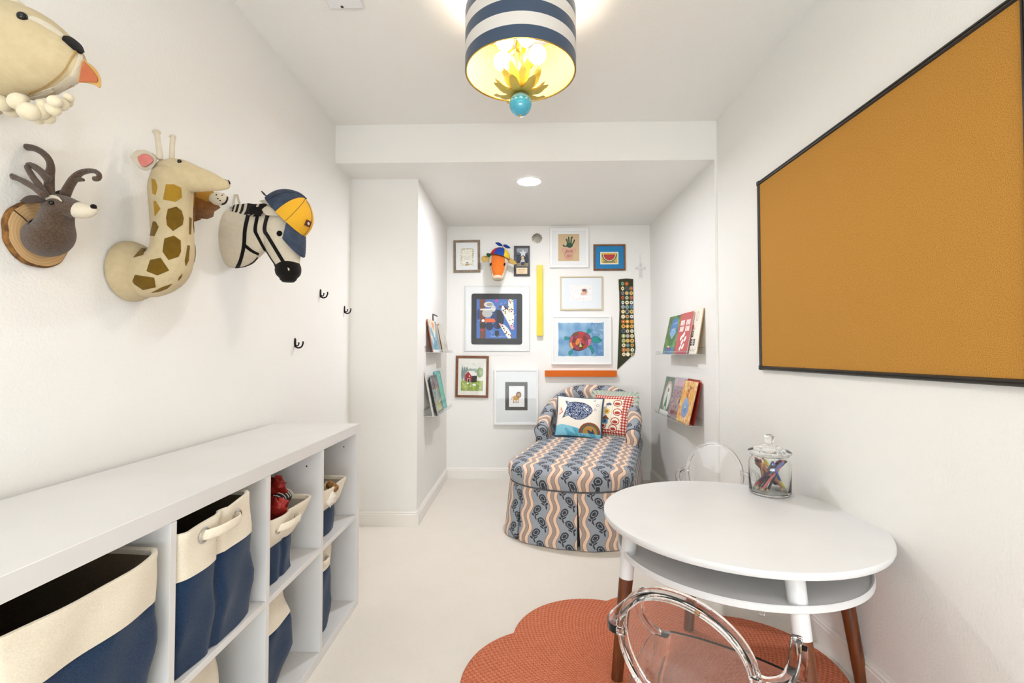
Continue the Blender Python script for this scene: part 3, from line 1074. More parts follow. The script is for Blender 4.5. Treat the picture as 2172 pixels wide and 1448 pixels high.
for y, z in ((BY1, BZ1), (BY1, BZ0), (BY0, BZ1), (BY0, BZ0)):
    sy, sz = (-1 if y == BY1 else 1), (-1 if z == BZ1 else 1)
    MB().box((XR - .0205, min(y - sy * .002, y + sy * .02), min(z - sz * .002, z + sz * .02)), (XR - .0005, max(y - sy * .002, y + sy * .02), max(z - sz * .002, z + sz * .02))).build('corner_cap', mat('corner_plastic', '#22201e', .4), board, bevel=.004, bseg=3)
pin = onx(1706, 781, XR - .014)
tag(MB().ell(pin, (.003, .004, .004), seg=10, rng=8).build('push_pin', mat('pin_brown', '#6b4a28', .4), loc=pin), 'tiny brown push pin at the lower edge of the cork board', 'pin')
# =================================================================== CHAISE LONGUE
m, nt, b = new_mat('floral_stripe_fabric')
S.nt = nt
uvn = nt.nodes.new('ShaderNodeUVMap'); uvn.uv_map = 'UVMap'
sx = nt.nodes.new('ShaderNodeSeparateXYZ'); nt.links.new(uvn.outputs[0], sx.inputs[0])
U, V = S(sx.outputs[0]), S(sx.outputs[1])
PP, LL = .174, .130
wob = ssin(V * (2 * PI / LL)) * .0115
s_ = U + wob
t_ = smod(s_ + PP / 2, PP) - PP / 2            # band pair centred on 0
at_ = sabs(t_)
d_ = sabs(at_ - .0225)
band = d_ < .0112
line_ = (sabs(d_ - .0112) < .0013)
q_ = smod(s_, PP) - PP / 2                      # floral lane centred on 0
def flower(a, bb):
    bc = bb - .012
    r = ssqrt(a * a + bc * bc)
    th = satan(a, bc)
    R = .0235 + scos(th * 15.0) * .0014
    ring = (r < R) * (r > .0150)
    inner = (r < (.0112 + scos(th * 6.0) * .0016))
    stem = (sabs(a + (bb * .25)) < .0016) * (bb < -.004) * (bb > -.036)
    def lf(cx, cy, rx, ry, rot):
        ca, sa = math.cos(rot), math.sin(rot)
        x, y = a - cx, bb - cy
        xx, yy = (x * ca + y * sa) / rx, (y * ca - x * sa) / ry
        return (xx * xx + yy * yy) < 1.0
    lv = smax(smax(lf(-.011, -.020, .012, .0048, -.5), lf(.014, -.017, .012, .0048, .6)), smax(lf(.009, -.035, .0048, .013, .35), lf(-.003, -.011, .008, .004, .1)))
    return smax(smax(ring, inner), smax(stem, lv))
f1 = flower(q_ + .0215, smod(V, LL) - LL / 2)
f2 = flower(q_ - .0215, smod(V + LL / 2, LL) - LL / 2)
fl = smin(1.0, smax(f1, f2)) * (at_ > .036)
weft = S(noise(nt, 900, 2, coord='UV'))
slub = S(noise(nt, 60, 4, coord='UV'))
base = mixc(nt, weft * .5 + slub * .5, '#8f969e', '#a9afb6')
lane = mixc(nt, at_ < .0113, base, '#a89c93')
zig = ssin(V * 900.0 + sabs(smod(U * 130.0, 1.0) - .5) * 9.0) > .35
bandc = mixc(nt, zig * .5, '#efd8c2', '#cfa56a')
c1 = mixc(nt, band, lane, bandc)
c2 = mixc(nt, line_, c1, '#b0573c')
c3 = mixc(nt, fl * smin(1.0, weft * .5 + .68), c2, '#33343a')
nt.links.new(c3, b.inputs['Base Color'])
b.inputs['Roughness'].default_value = .85
b.inputs['Specular IOR Level'].default_value = .2
b.inputs['Sheen Weight'].default_value = .1
bump(nt, b, weft, .25, .0008)
M_FAB = m
M_WELT = mat('dark_welt', '#5b5c5e', .85, nb=(300, .4, .001))

CO, CA = (.208, 2.738), math.radians(16.2)
chaise = thing('chaise_longue', 'skirted chaise longue in grey floral and wavy peach striped fabric in the nook', 'chaise longue', (CO[0], CO[1], 0), (0, 0, -CA))
LEN = 1.40

def outline(a, y0, bf=.25, n=40, yend=LEN, p=2.4):
    """U shaped outline from the back left round the front to the back right; local x right, y to the back"""
    pts = [(-a, yend - (yend - y0 - bf) * k / 14) for k in range(14)]
    for k in range(n + 1):
        w = PI * k / n
        c, s = math.cos(w), math.sin(w)
        pts.append((-a * math.copysign(abs(c) ** (2 / p), c), y0 + bf - bf * abs(s) ** (2 / p)))
    pts += [(a, y0 + bf + (yend - y0 - bf) * k / 14) for k in range(1, 15)]
    return pts

def arc_u(pts):
    """arc length along the outline measured from the front centre"""
    L = [0]
    for p, q in zip(pts[:-1], pts[1:]):
        L.append(L[-1] + math.hypot(q[0] - p[0], q[1] - p[1]))
    mid = min(range(len(pts)), key=lambda i: pts[i][1] + abs(pts[i][0]))
    return [l - L[mid] for l in L]
ULINE = .035   # shifts the stripes sideways
# cushion
prof = [(.382, .022, .318), (.392, .012, .330), (.400, .004, .352), (.402, .001, .376), (.398, .005, .400), (.386, .017, .420), (.362, .040, .434), (.320, .08, .443), (.25, .15, .449), (.17, .24, .452), (.08, .36, .453), (0.0, .46, .453)]
rs, us = [], []
drop = 0
for k, (a, y0, z) in enumerate(prof):
    o = outline(a, y0, bf=max(.01, .32 * a / .40), yend=LEN - .02, p=2.15)
    rs.append([(x, y, z) for x, y in o])
sarc = []
acc = 0
for k in range(len(prof) - 1, -1, -1):
    if k < len(prof) - 1:
        dy = math.hypot(prof[k][1] - prof[k + 1][1], prof[k][2] - prof[k + 1][2])
        dx = math.hypot(prof[k][0] - prof[k + 1][0], prof[k][2] - prof[k + 1][2])
        acc_y += dy - abs(prof[k][1] - prof[k + 1][1]); acc_x += dx - abs(prof[k][0] - prof[k + 1][0])
    else:
        acc_x = acc_y = 0
    sarc.append((acc_x, acc_y))
sarc = sarc[::-1]
for k, (a, y0, z) in enumerate(prof):
    row = []
    for x, y, _ in rs[k]:
        cx = x / max(a, 1e-3)
        fy = max(0, min(1, (y0 + .32 - y) / .32))
        row.append((ULINE + x + sarc[k][0] * cx * (1 - fy), y - sarc[k][1] * fy + .318))
    us.append(row)
MB().rings(rs, closed=False, uvr=us).build('seat_cushion', M_FAB, chaise, world=False, ang=70)
# welt
wl = outline(.384, .018, bf=.31, yend=LEN, p=2.15)
MB().sweep([(x, y, .319) for x, y in wl], .0055, 8, ref=(0, 0, 1), ends=False).build('seat_welt', M_WELT, chaise, world=False)
# skirt: separate panels with box pleats, each folded back at its ends
def full_outline(a, y0, bf, yb, bb=.26, pf=2.2):
    pts = outline(a, y0, bf, yend=yb - bb, p=pf)
    n = 24
    for k in range(1, n):
        w = PI * k / n
        c, s = math.cos(w), math.sin(w)
        pts.append((a * math.copysign(abs(c) ** (2 / 2.4), c), yb - bb + bb * abs(s) ** (2 / 2.4)))
    return pts
top = full_outline(.386, .016, .31, 1.49, pf=2.15)
bot = full_outline(.409, -.008, .27, 1.50, pf=2.25)
n = len(top)
LT = [0]
for i in range(n):
    q = (i + 1) % n
    LT.append(LT[-1] + math.hypot(bot[q][0] - bot[i][0], bot[q][1] - bot[i][1]))
TOT = LT[-1]
mid = min(range(n), key=lambda i: bot[i][1] + abs(bot[i][0]))
L0 = LT[mid]
def samp(poly, l):
    l = l % TOT
    for i in range(n):
        if LT[i + 1] >= l - 1e-9:
            t = (l - LT[i]) / max(1e-9, LT[i + 1] - LT[i])
            p, q = poly[i], poly[(i + 1) % n]
            return Vector((p[0] + (q[0] - p[0]) * t, p[1] + (q[1] - p[1]) * t))
    return Vector(poly[0])
pleats = [-1.62, -1.23, -.84, -.44, -.285, .108, .44, .84, 1.23, 1.62]
pleats = [-1.60, -1.05, -.62, -.28, .105, .46, .90, 1.50]
edges = pleats + [pleats[0] + TOT]
for a_, b2 in zip(edges[:-1], edges[1:]):
    K = max(6, int((b2 - a_) / .018))
    rs, us = [], []
    for zi in range(9):
        z = .319 - (.319 - .004) * zi / 8
        tz = zi / 8
        row, ur = [], []
        ins = [(-1, .045), (-.5, .03)]
        g = .0015 + .0090 * tz
        seq = [(a_ + .034, .044), (a_ + g + .006, .040), (a_ + g - .001, .008)] + [(a_ + g + (b2 - a_ - 2 * g) * k / K, 0) for k in range(K + 1)] + [(b2 - g + .001, .008), (b2 - g - .006, .040), (b2 - .034, .044)]
        for l, inn in seq:
            p, q = samp(top, l + L0), samp(bot, l + L0)
            e = .004
            tn = (samp(bot, l + L0 + e) - samp(bot, l + L0 - e)).normalized()
            nn = Vector((tn.y, -tn.x))
            gap = .0045 * tz
            pos = p.lerp(q, tz ** .85) + nn * (.004 * math.sin(l * 33 + tz * 2.2) * tz - inn * (.25 + .75 * tz))
            row.append((pos.x, pos.y, z))
            ur.append((ULINE + l + .012, z + .002))
        rs.append(row); us.append(ur)
    MB().rings(rs, closed=False, uvr=us).build('skirt_panel', M_FAB, chaise, world=False, ang=60)
# dark inner deck behind the pleats
MB().rings([[(x * .93, y * .93 + .04, z) for x, y in top] for z in (.003, .316)]).build('base', mat('dark_base', '#3c3d40', .9), chaise, world=False)
# barrel back with rolled arms
def bplan(t):
    """t 0..1 from the left arm front to the right arm front; returns point, outward normal, top height"""
    a, y0, bb, p = .384, 1.02, .44, 2.35
    yf = .94
    ls = y0 - yf
    La = 1.10
    tot = 2 * ls + La
    l = t * tot
    if l < ls:
        return Vector((-a, yf + l)), l
    if l > ls + La:
        return Vector((a, y0 - (l - ls - La))), l
    w = PI * (l - ls) / La
    c, s = math.cos(w), math.sin(w)
    return Vector((-a * math.copysign(abs(c) ** (2 / p), c), y0 + bb * abs(s) ** (2 / p))), l
NT = 72
rs, us = [], []
tops = []
for i in range(NT + 1):
    t = i / NT
    p, l = bplan(t)
    p0, _ = bplan(max(0, t - .01)); p1, _ = bplan(min(1, t + .01))
    tn = (p1 - p0).normalized()
    nn = Vector((-tn.y, tn.x))
    e = min(t, 1 - t) * 2          # 0 at the arm front, 1 at the middle of the back
    sm = math.sin(PI / 2 * min(1, e / .92)) ** 1.25
    H = .555 + .285 * sm
    lean = .03 * sm
    rr = .046 + .006 * sm
    cx = []
    ring = [(-.085, .38, 0)]
    zi = H - 2 * rr
    ring += [(-.088 + lean * .2, .38 + (zi - .38) * .5, 0), (-.082 + lean * .6, zi, 0)]
    for k in range(9):
        w = PI + PI * .12 - (PI * 1.24) * k / 8
        ring.append((lean - .036 + rr * 1.15 * math.cos(w), H - rr + rr * math.sin(w), 0))
    ring += [(lean * .5 + .0, zi - .01, 0), (.004, (zi + .32) / 2, 0), (.0, .317, 0)]
    row, ur, acc = [], [], 0
    prev = None
    for o, z, _ in ring:
        q = p + nn * o
        if prev:
            acc += math.hypot(o - prev[0], z - prev[1])
        prev = (o, z)
        row.append((q.x, q.y, z))
        ur.append((ULINE + .06 + l * 1.0, .40 + acc))
    rs.append(row); us.append(ur)
    tops.append(row)
bk = MB().rings(rs, closed=False, uvr=us)
for row, ur, l in ((rs[0], us[0], 0), (rs[-1], us[-1], 0)):    # padded arm fronts
    c = Vector((sum(p[0] for p in row) / len(row), sum(p[1] for p in row) / len(row), .45))
    fr = []
    for s_, pu in ((1, 0), (.93, .010), (.6, .019), (.05, .022)):
        fr.append([(c.x + (p[0] - c.x) * s_, c.y + (p[1] - c.y) * s_ - pu, c.z + (p[2] - c.z) * s_) for p in row])
    uu = [[(q[0] * .9 + .05, q[2] + .02) for q in r_] for r_ in fr]
    bk.rings(fr, closed=True, cap0=False, cap1=True, uvr=uu)
bk.build('backrest', M_FAB, chaise, world=False, ang=60)
for row in (rs[0], rs[-1]):
    MB().sweep([(p[0], p[1] - .003, p[2]) for p in row], .0045, 6, ends=False, ref=(0, 1, 0)).build('arm_welt', M_WELT, chaise, world=False)

# =================================================================== CUSHIONS ON THE CHAISE
M_PAINT = mat_attr('printed_cloth', .85, nb=(500, .25, .0008))
def cushion_fn(w, h, th, sign, puff=2.2):
    def fn(x, y):
        u, v = x / w * 2 - 1, y / h * 2 - 1
        e = np.clip((1 - np.abs(u) ** puff), 0, 1) * np.clip((1 - np.abs(v) ** puff), 0, 1)
        z = sign * (th * e ** .55 + .0 )
        wr = .002 * np.sin(19 * x + 31 * y) * e
        pin = 1 - .055 * (1 - np.abs(v) ** 2) * (np.abs(u) ** 6)
        pin2 = 1 - .055 * (1 - np.abs(u) ** 2) * (np.abs(v) ** 6)
        return np.stack([u * w / 2 * pin, v * h / 2 * pin2, z + wr * sign], 1)
    return fn
def cushion(name, label, w, h, th, cv, backcol, loc, rot, ruffle=None, trim=None):
    t = thing(name, label, 'cushion', loc, rot, 'cushions on the chaise')
    cv.build('front', cushion_fn(w, h, th, 1), M_PAINT, t, world=False, smooth=True)
    Canvas(w, h, backcol, res=.012).build('back', cushion_fn(w, h, th, -1), mat_attr('plain_cloth_back', .9), t, world=False, smooth=True)
    f = cushion_fn(w, h, th, 1)
    per = [(w * k / 20, 0) for k in range(20)] + [(w, h * k / 20) for k in range(20)] + [(w - w * k / 20, h) for k in range(20)] + [(0, h - h * k / 20) for k in range(20)]
    E = f(np.array([p[0] for p in per]), np.array([p[1] for p in per]))
    if trim:
        MB().sweep([tuple(e) for e in E], .0055, 6, loop=True, ref=(0, 0, 1)).build('trim', trim, t, world=False)
    if ruffle:
        rs = []
        nn = len(E)
        M_ = nn * 4
        inn, out = [], []
        for k in range(M_):
            i, fr = k // 4, (k % 4) / 4
            p = E[i] * (1 - fr) + E[(i + 1) % nn] * fr
            d = np.array([p[0] / w, p[1] / h, 0]) * 2
            d = np.sign(d) * np.abs(d) ** 4
            d /= max(1e-6, np.hypot(d[0], d[1]))
            wv = .011 * math.sin(k * 2 * PI / 7.0)
            inn.append((p[0] - d[0] * .004, p[1] - d[1] * .004, 0))
            out.append((p[0] + d[0] * .042, p[1] + d[1] * .042, wv))
        md = [((a[0] + c[0]) / 2, (a[1] + c[1]) / 2, c[2] * .55 + .003) for a, c in zip(inn, out)]
        th2 = [(p[0], p[1], p[2] - .002) for p in out]
        MB().rings([inn, md, out, th2, [(p[0], p[1], p[2] - .006) for p in md]], closed=True, cap0=False, cap1=False).build('ruffle', ruffle, t, world=False, ang=80)
    return t
# fish cushion
W = .37; H_ = .33
cv = Canvas(W, H_, '#efe8da', .0022)
cv.poly([(0, 0), (W, 0), (W, .05), (.30, .055), (.25, .045), (.20, .065), (.12, .085), (.05, .095), (0, .08)], '#5fb0c9')
f = cv.field(60, 3)
mk = cv.pmask([(0, 0), (W, 0), (W, .05), (.30, .055), (.25, .045), (.20, .065), (.12, .085), (.05, .095), (0, .08)])
cv.put(mk & (f > .6), '#86c7d8'); cv.put(mk & (f < .35), '#4b9dbb')
dm = (cv.X - .275) ** 2 / .085 ** 2 + (cv.Y - .045) ** 2 / .075 ** 2
cv.put((dm < 1) & (cv.Y > .035) & (f > .0), '#8a4a2b'); cv.put((dm < .62) & (cv.Y > .035), '#4c6a5e'); cv.put((dm < .42) & (cv.Y > .035) & (f > .4), '#b8863b'); cv.put((dm < .3) & (cv.Y > .035) & (f < .5), '#3b4a5e')
fish = [(.055, .145), (.10, .165), (.125, .150), (.17, .135), (.22, .145), (.265, .18), (.285, .215), (.265, .25), (.21, .275), (.15, .28), (.10, .275), (.07, .285), (.085, .245), (.075, .20)]
fish = [(p[0], p[1]) for p in smooth_path(fish + [fish[0]], 4)]
cv.poly(fish, '#22375f')
mk = cv.pmask(fish)
f2 = cv.field(75, 8)
cv.put(mk & (np.abs((f2 * 7) % 1 - .5) < .13), '#c9d3df')
cv.line(fish, .0035, '#1a2440')
cv.poly([(.02, .165), (.055, .19), (.035, .235), (.03, .20)], '#d9745f'); cv.poly([(.028, .178), (.045, .192), (.036, .215)], '#efe8da')
cv.ell(.245, .225, .009, .009, '#f2efe6'); cv.ell(.247, .225, .004, .004, '#202020')
for x, y, r_ in ((.300, .305, .010), (.325, .265, .012), (.308, .225, .010)):
    cv.ell(x, y, r_, r_, '#6d8a9c', ring=.68)
cv.rect(W - .008, 0, W, H_, '#39526b'); cv.rect(0, 0, W, .006, '#2e4a5e')
def chw(x, y, z):
    """chaise local to world"""
    return (CO[0] + x * math.cos(CA) + y * math.sin(CA), CO[1] - x * math.sin(CA) + y * math.cos(CA), z)
P1 = cushion('fish_cushion', 'white cushion with navy blue fish over a light blue wave, front of the two', W, H_, .055, cv, '#e8e0d2', chw(-.075, 1.10, .602), (math.radians(70), math.radians(3), -CA + math.radians(6)), trim=mat('blue_edge', '#3d5a70', .9))
# gingham cushion
W2 = .34
cv = Canvas(W2, W2, '#f0e4d6', .0022)
gx, gy = np.floor(cv.X / .011) % 2, np.floor(cv.Y / .011) % 2
cv.put((gx + gy) == 1, '#cf7466'); cv.put((gx + gy) == 2, '#a92f29')
cv.rect(.045, .045, W2 - .075, W2 - .045, '#efe6d0')
cv.c[(cv.pmask([(.045, .045), (.048, .045), (.048, .295), (.045, .295)]))] = lin('#a92f29')
for (x, y) in ((.205, .26), (.215, .185), (.205, .11), (.10, .075), (.19, .055)):
    cv.ell(x + .02, y, .035, .030, '#a52a25'); cv.ell(x + .02, y, .029, .024, '#efe6d0'); cv.ell(x + .02, y - .006, .022, .012, '#b23a2c')
for (x, y) in ((.07, .215), (.078, .185), (.068, .15), (.075, .118), (.07, .09), (.085, .235)):
    cv.ell(x, y, .006, .009, '#8f221e', ang=.4)
cv.ell(.145, .245, .014, .010, '#6d5a8a', ang=.6); cv.ell(.165, .247, .014, .010, '#4b6b8a', ang=-.6); cv.line([(.155, .235), (.157, .262)], .004, '#201a1a')
for k in range(8):
    cv.ell(.152 + .014 * math.cos(k * PI / 4), .185 + .014 * math.sin(k * PI / 4), .008, .008, '#e3b341')
cv.ell(.152, .185, .007, .007, '#8a5a24')
cv.poly([(.118, .09), (.165, .085), (.168, .125), (.122, .13)], '#5b86a8'); cv.poly([(.108, .125), (.145, .155), (.180, .120)], '#7a4a2c'); cv.ell(.144, .108, .007, .009, '#2b2b33')
cv.line([(.19, .05), (.19, .285)], .002, '#c9b48a'); cv.line([(.12, .05), (.12, .22)], .002, '#c9b48a')
P2 = cushion('gingham_cushion', 'red gingham cushion with an applique panel and pale ruffle, behind the fish cushion', W2, W2, .06, cv, '#d8c8b4', chw(.165, 1.235, .612), (math.radians(68), 0, -CA - math.radians(16)), ruffle=mat('sage_ruffle', '#b9c1b2', .9, nb=(200, .3, .001)))
# =================================================================== FELT ANIMAL HEADS ON THE LEFT WALL
def felt(name, c, c2=None, scale=420, st=.55, sheen=.15, sc2=60):
    if name in _mc:
        return _mc[name]
    m, nt, b = new_mat(name)
    n1 = noise(nt, scale, 4, rough=.75)
    n2 = noise(nt, sc2, 3)
    nt.links.new(mixc(nt, ramp(nt, n2, [(.2, '#000000'), (.9, '#ffffff')]), c, c2 or c), b.inputs['Base Color'])
    b.inputs['Roughness'].default_value = .95
    b.inputs['Specular IOR Level'].default_value = .1
    b.inputs['Sheen Weight'].default_value = sheen
    b.inputs['Sheen Roughness'].default_value = .5
    bump(nt, b, n1, st, .0025)
    _mc[name] = m
    return m
F_CREAM = felt('cream_felt', '#c9b792', '#bba882')
F_WHITE = felt('white_felt', '#d6ccb8', '#cbbea6')
F_BROWN = felt('brown_wool', '#36271a', '#6d5745', 300, 1.0, .3, 260)
F_DARK = felt('dark_wool', '#3a2c22', '#4c3b2f', 300, .9, .2)
F_MUST = felt('mustard_felt', '#a8822c', '#987420')
F_OLIVE = felt('olive_felt', '#725615', '#5e450e')
F_BLACK = felt('black_felt', '#14110f', '#1f1b18', sheen=.1)
F_PINK = felt('pink_felt', '#d9847a', '#c9736a')
F_ORANGE = felt('rust_felt', '#b5643e', '#a8593a')
F_WOOL = felt('wool_roving', '#dbd0b6', '#cfc19f', 120, .5, .4)
M_BEAD = mat('black_bead', '#0c0b0b', .12)
M_STITCH = felt('stitch_thread', '#a8946c', '#b8a57d', 300, .3)

def lpx(rows, Y, flat=.8, seg=28, sub=5, mb=None, ms=None, ends=True):
    """loft through (u, v, radius px[, dy]) picked in the photo, lying in the plane at distance Y"""
    k = Y / F_PX
    P = smooth_path([tuple(ony(a[0], a[1], Y)) + (a[2] * k,) for a in rows], sub)
    mb = mb or MB()
    if ms:
        n = len(P) - 1
        mm = [ms[min(len(ms) - 1, int(i / sub))] for i in range(n + 1)]
    mb.sweep([p[:3] for p in P], [p[3] for p in P], seg, flat=flat, ref=(0, 1, 0), ms=mm if ms else None, ends=ends)
    return mb

def bvh_of(objs):
    v, f = [], []
    for o in objs:
        loc = Vector((0, 0, 0))
        q = o
        while q:
            loc = loc + q.location
            q = q.parent
        k = len(v)
        v += [p.co + loc for p in o.data.vertices]
        f += [[i + k for i in p.vertices] for p in o.data.polygons]
    return BVHTree.FromPolygons(v, f)

def hit(bvh, u, v, Y):
    d = ray(u, v).normalized()
    h = bvh.ray_cast(EYEP, d)
    if h[0] is None or abs(h[0].y - Y) > .22:
        p = ony(u, v, Y)
        q = bvh.find_nearest(p)
        return q[0], q[1]
    return h[0], h[1]

def patch(name, bvh, pts, Y, m, parent, th=.0022, dens=6, n=5, mb=None, mirror=None):
    """felt patch lying on the surface; pts in photo pixels, roughly convex"""
    own = mb is None
    mb = mb or MB()
    cu, cv_ = sum(p[0] for p in pts) / len(pts), sum(p[1] for p in pts) / len(pts)
    edge = []
    for i in range(len(pts)):
        a, b2 = pts[i], pts[(i + 1) % len(pts)]
        for k in range(dens):
            t = k / dens
            edge.append((a[0] + (b2[0] - a[0]) * t, a[1] + (b2[1] - a[1]) * t))
    R = []
    for s_, off in [(1.0, -.001), (1.0, th * .7)] + [(1 - .97 * (k + .6) / n, th) for k in range(n)]:
        row = []
        for (u, v) in edge:
            p, nn = hit(bvh, cu + (u - cu) * s_, cv_ + (v - cv_) * s_, Y)
            if nn.dot(EYEP - p) < 0:
                nn = -nn
            row.append(p + nn * off)
        R.append(row)
    mb.rings(R, cap0=False)
    if mirror is not None:
        mb.rings([[Vector((p.x, 2 * mirror - p.y, p.z)) for p in r_] for r_ in R], cap0=False)
    if own:
        return mb.build(name, m, parent, ang=70)
    return mb

def strip(name, bvh, pts, wd, Y, m, parent, th=.002, mb=None):
    """narrow felt strip on the surface; wd in px, per point or number"""
    P = smooth_path([tuple(p) for p in pts], 5) if len(pts) > 2 else [tuple(np.array(pts[0]) + (np.array(pts[1]) - np.array(pts[0])) * k / 5) for k in range(6)]
    W_ = list(wd) if hasattr(wd, '__len__') else [wd] * len(pts)
    W_ = [p[0] for p in smooth_path([(float(w),) for w in W_], 5)] if len(pts) > 2 else [W_[0] + (W_[1] - W_[0]) * k / 5 for k in range(6)]
    own = mb is None
    mb = mb or MB()
    R = []
    for i, (p, w) in enumerate(zip(P, W_)):
        a, b2 = P[max(0, i - 1)], P[min(len(P) - 1, i + 1)]
        d = np.array(b2) - np.array(a)
        d = d / max(1e-6, np.hypot(*d))
        nn_ = np.array([-d[1], d[0]])
        row = []
        for s_, off in ((-1, -.001), (-1, th), (-.4, th * 1.1), (.4, th * 1.1), (1, th), (1, -.001)):
            q = np.array(p) + nn_ * s_ * w / 2
            h, hn = hit(bvh, q[0], q[1], Y)
            if hn.dot(EYEP - h) < 0:
                hn = -hn
            row.append(h + hn * off)
        R.append(row)
    mb.rings(R, closed=False)
    if own:
        return mb.build(name, m, parent, ang=70)
    return mb

def bead(name, bvh, u, v, Y, r, m, parent, sq=.7):
    p, nn = hit(bvh, u, v, Y)
    return MB().ell(p, r, seg=16, rng=10).build(name, m, parent)

def leafpx(mb, pts, Y, th, dy=0.0, bend=0.0, m=0):
    """thick leaf from a pixel outline at distance Y, tilted in depth by dy along its length"""
    k = Y / F_PX
    cu, cv_ = sum(p[0] for p in pts) / len(pts), sum(p[1] for p in pts) / len(pts)
    P = smooth_path(list(pts) + [pts[0]], 5)[:-1]
    u0, u1 = min(p[0] for p in P), max(p[0] for p in P)
    R = []
    for s_, o in ((.96, th / 2), (1, 0), (.96, -th / 2), (.55, -th / 2 - bend), (.05, -th / 2 - bend * 1.3)):
        R.append([ony(cu + (u - cu) * s_, cv_ + (v - cv_) * s_, Y + o + dy * ((u - u0) / (u1 - u0) - .5)) for u, v in P])
    mb.rings(R, m)
    return mb

def zx(pts, o=(0, 270), k=3.62):
    return [(o[0] + p[0] / k, o[1] + p[1] / k) + tuple(p[2:]) for p in pts]

# ---------------------------------------------------------------- giraffe
GY = 1.335
gir = thing('giraffe_head', 'cream felt giraffe head and long neck with mustard and olive patches on the left wall', 'wall decoration', (XL, GY, 1.345))
MB().lathe([(0, 0), (.082, 0), (.086, .004), (.086, .014), (.080, .030), (.070, .046), (.05, .056), (0, .056)], (0, 0, 0), 48, T=Matrix.Translation((XL + .0015, GY, 1.345)) @ Matrix.Rotation(PI / 2, 4, 'Y')).build('mount', F_CREAM, gir, ang=60)
neck = lpx([(292, 577, 50), (322, 578, 53), (350, 566, 50), (364, 538, 44), (366, 505, 41), (364, 470, 40.5), (363, 435, 41.5), (362, 400, 43), (363, 374, 38)], GY, .88, 36).build('neck', F_CREAM, gir, ang=80)
head = lpx([(345, 366, 29), (360, 370, 35), (385, 373, 35), (412, 379, 29), (440, 384, 22.5), (465, 390, 15), (482, 392, 9)], GY, .72, 32).build('head', F_CREAM, gir, ang=80)
gb = bvh_of([neck, head])
def g(p): return zx(p, (200, 260))
for pts, mm, mir in (
    ([(550, 475), (610, 475), (665, 500), (670, 575), (625, 608), (530, 590)], F_MUST, 1),
    ([(565, 665), (630, 645), (668, 675), (686, 735), (676, 785), (605, 832), (560, 790), (552, 730)], F_OLIVE, 1),
    ([(540, 890), (612, 868), (662, 905), (665, 990), (645, 1030), (570, 1055), (525, 990)], F_OLIVE, 1),
    ([(430, 1055), (510, 1038), (575, 1135), (485, 1172), (402, 1140)], F_OLIVE, 1),
    ([(315, 1168), (460, 1190), (472, 1262), (375, 1283), (310, 1240), (295, 1215)], F_OLIVE, 1),
    ([(442, 430), (468, 438), (486, 490), (470, 556), (449, 545)], F_MUST, 0),
    ([(457, 605), (472, 602), (508, 660), (467, 718)], F_MUST, 0),
    ([(452, 760), (470, 758), (495, 800), (462, 870), (430, 868)], F_OLIVE, 0),
    ([(413, 917), (396, 960), (375, 1015), (302, 1035), (345, 985)], F_OLIVE, 0),
    ([(730, 725), (744, 735), (739, 860), (728, 855)], F_OLIVE, 0),
    ([(716, 940), (731, 945), (722, 1060), (702, 1100), (694, 1060)], F_OLIVE, 0),
    ([(595, 1238), (560, 1272), (500, 1296), (440, 1304), (520, 1262)], F_OLIVE, 0),
    ([(675, 1160), (664, 1190), (643, 1212), (650, 1185)], F_OLIVE, 0)):
    o_ = patch('patch', gb, g(pts), GY, mm, gir)
    if mir:
        o2 = o_.copy(); o2.data = o_.data.copy(); COL.objects.link(o2)
        for q_v in o2.data.vertices:
            q_v.co.y = -q_v.co.y
e = MB(); leafpx(e, g([(275, 262), (315, 218), (390, 210), (450, 245), (474, 285), (455, 340), (395, 368), (345, 345), (310, 300)]), GY - .035, .008, bend=-.004)
ear = e.build('ear', F_WHITE, gir, ang=70)
e = MB(); leafpx(e, g([(330, 262), (380, 238), (430, 255), (452, 290), (430, 315), (378, 340), (345, 305)]), GY - .0405, .005, bend=-.002)
tag(e.build('inner_ear', F_PINK, ear, ang=70), 'pink felt inner ear')
e = MB(); leafpx(e, g([(395, 282), (430, 230), (470, 250), (480, 290), (455, 320), (410, 320)]), GY + .04, .008)
e.build('ear', F_WHITE, gir, ang=70)
for pts, dy in (([(505, 275, 22), (495, 190, 20), (484, 110, 19), (480, 84, 22), (479, 72, 30), (478, 66, 24)], -.018), ([(596, 272, 20), (598, 190, 18), (603, 125, 18), (603, 112, 24), (602, 104, 21)], .018)):
    lpx([(200 + a / 3.62, 260 + b2 / 3.62, c / 3.62) for a, b2, c in pts], GY + dy, 1, 16).build('horn', F_WHITE, gir, ang=70)
bead('eye', gb, 381, 342.5, GY, .006, M_BEAD, gir)
mb = MB()
for pts in ([(478, 379), (484, 383), (487, 390)], [(482, 378), (488, 382), (490, 388)]):
    strip('x', gb, pts, 1.3, GY, None, None, mb=mb, th=.0025)
mb.build('nostril_stitching', F_BLACK, gir)
mb = MB()
st = smooth_path(g([(800, 520), (740, 570), (725, 700), (712, 850), (690, 980), (640, 1110), (560, 1220)]), 8)
for i in range(0, len(st) - 1):
    p, nn = hit(gb, *st[i], GY)
    q, _ = hit(gb, st[i][0] + 2.6, st[i][1] + .4, GY)
    mb.sweep([p + nn * .0006, q + nn * .0006], .0006, 5, ends=False)
mb.build('seam_stitching', M_STITCH, gir)

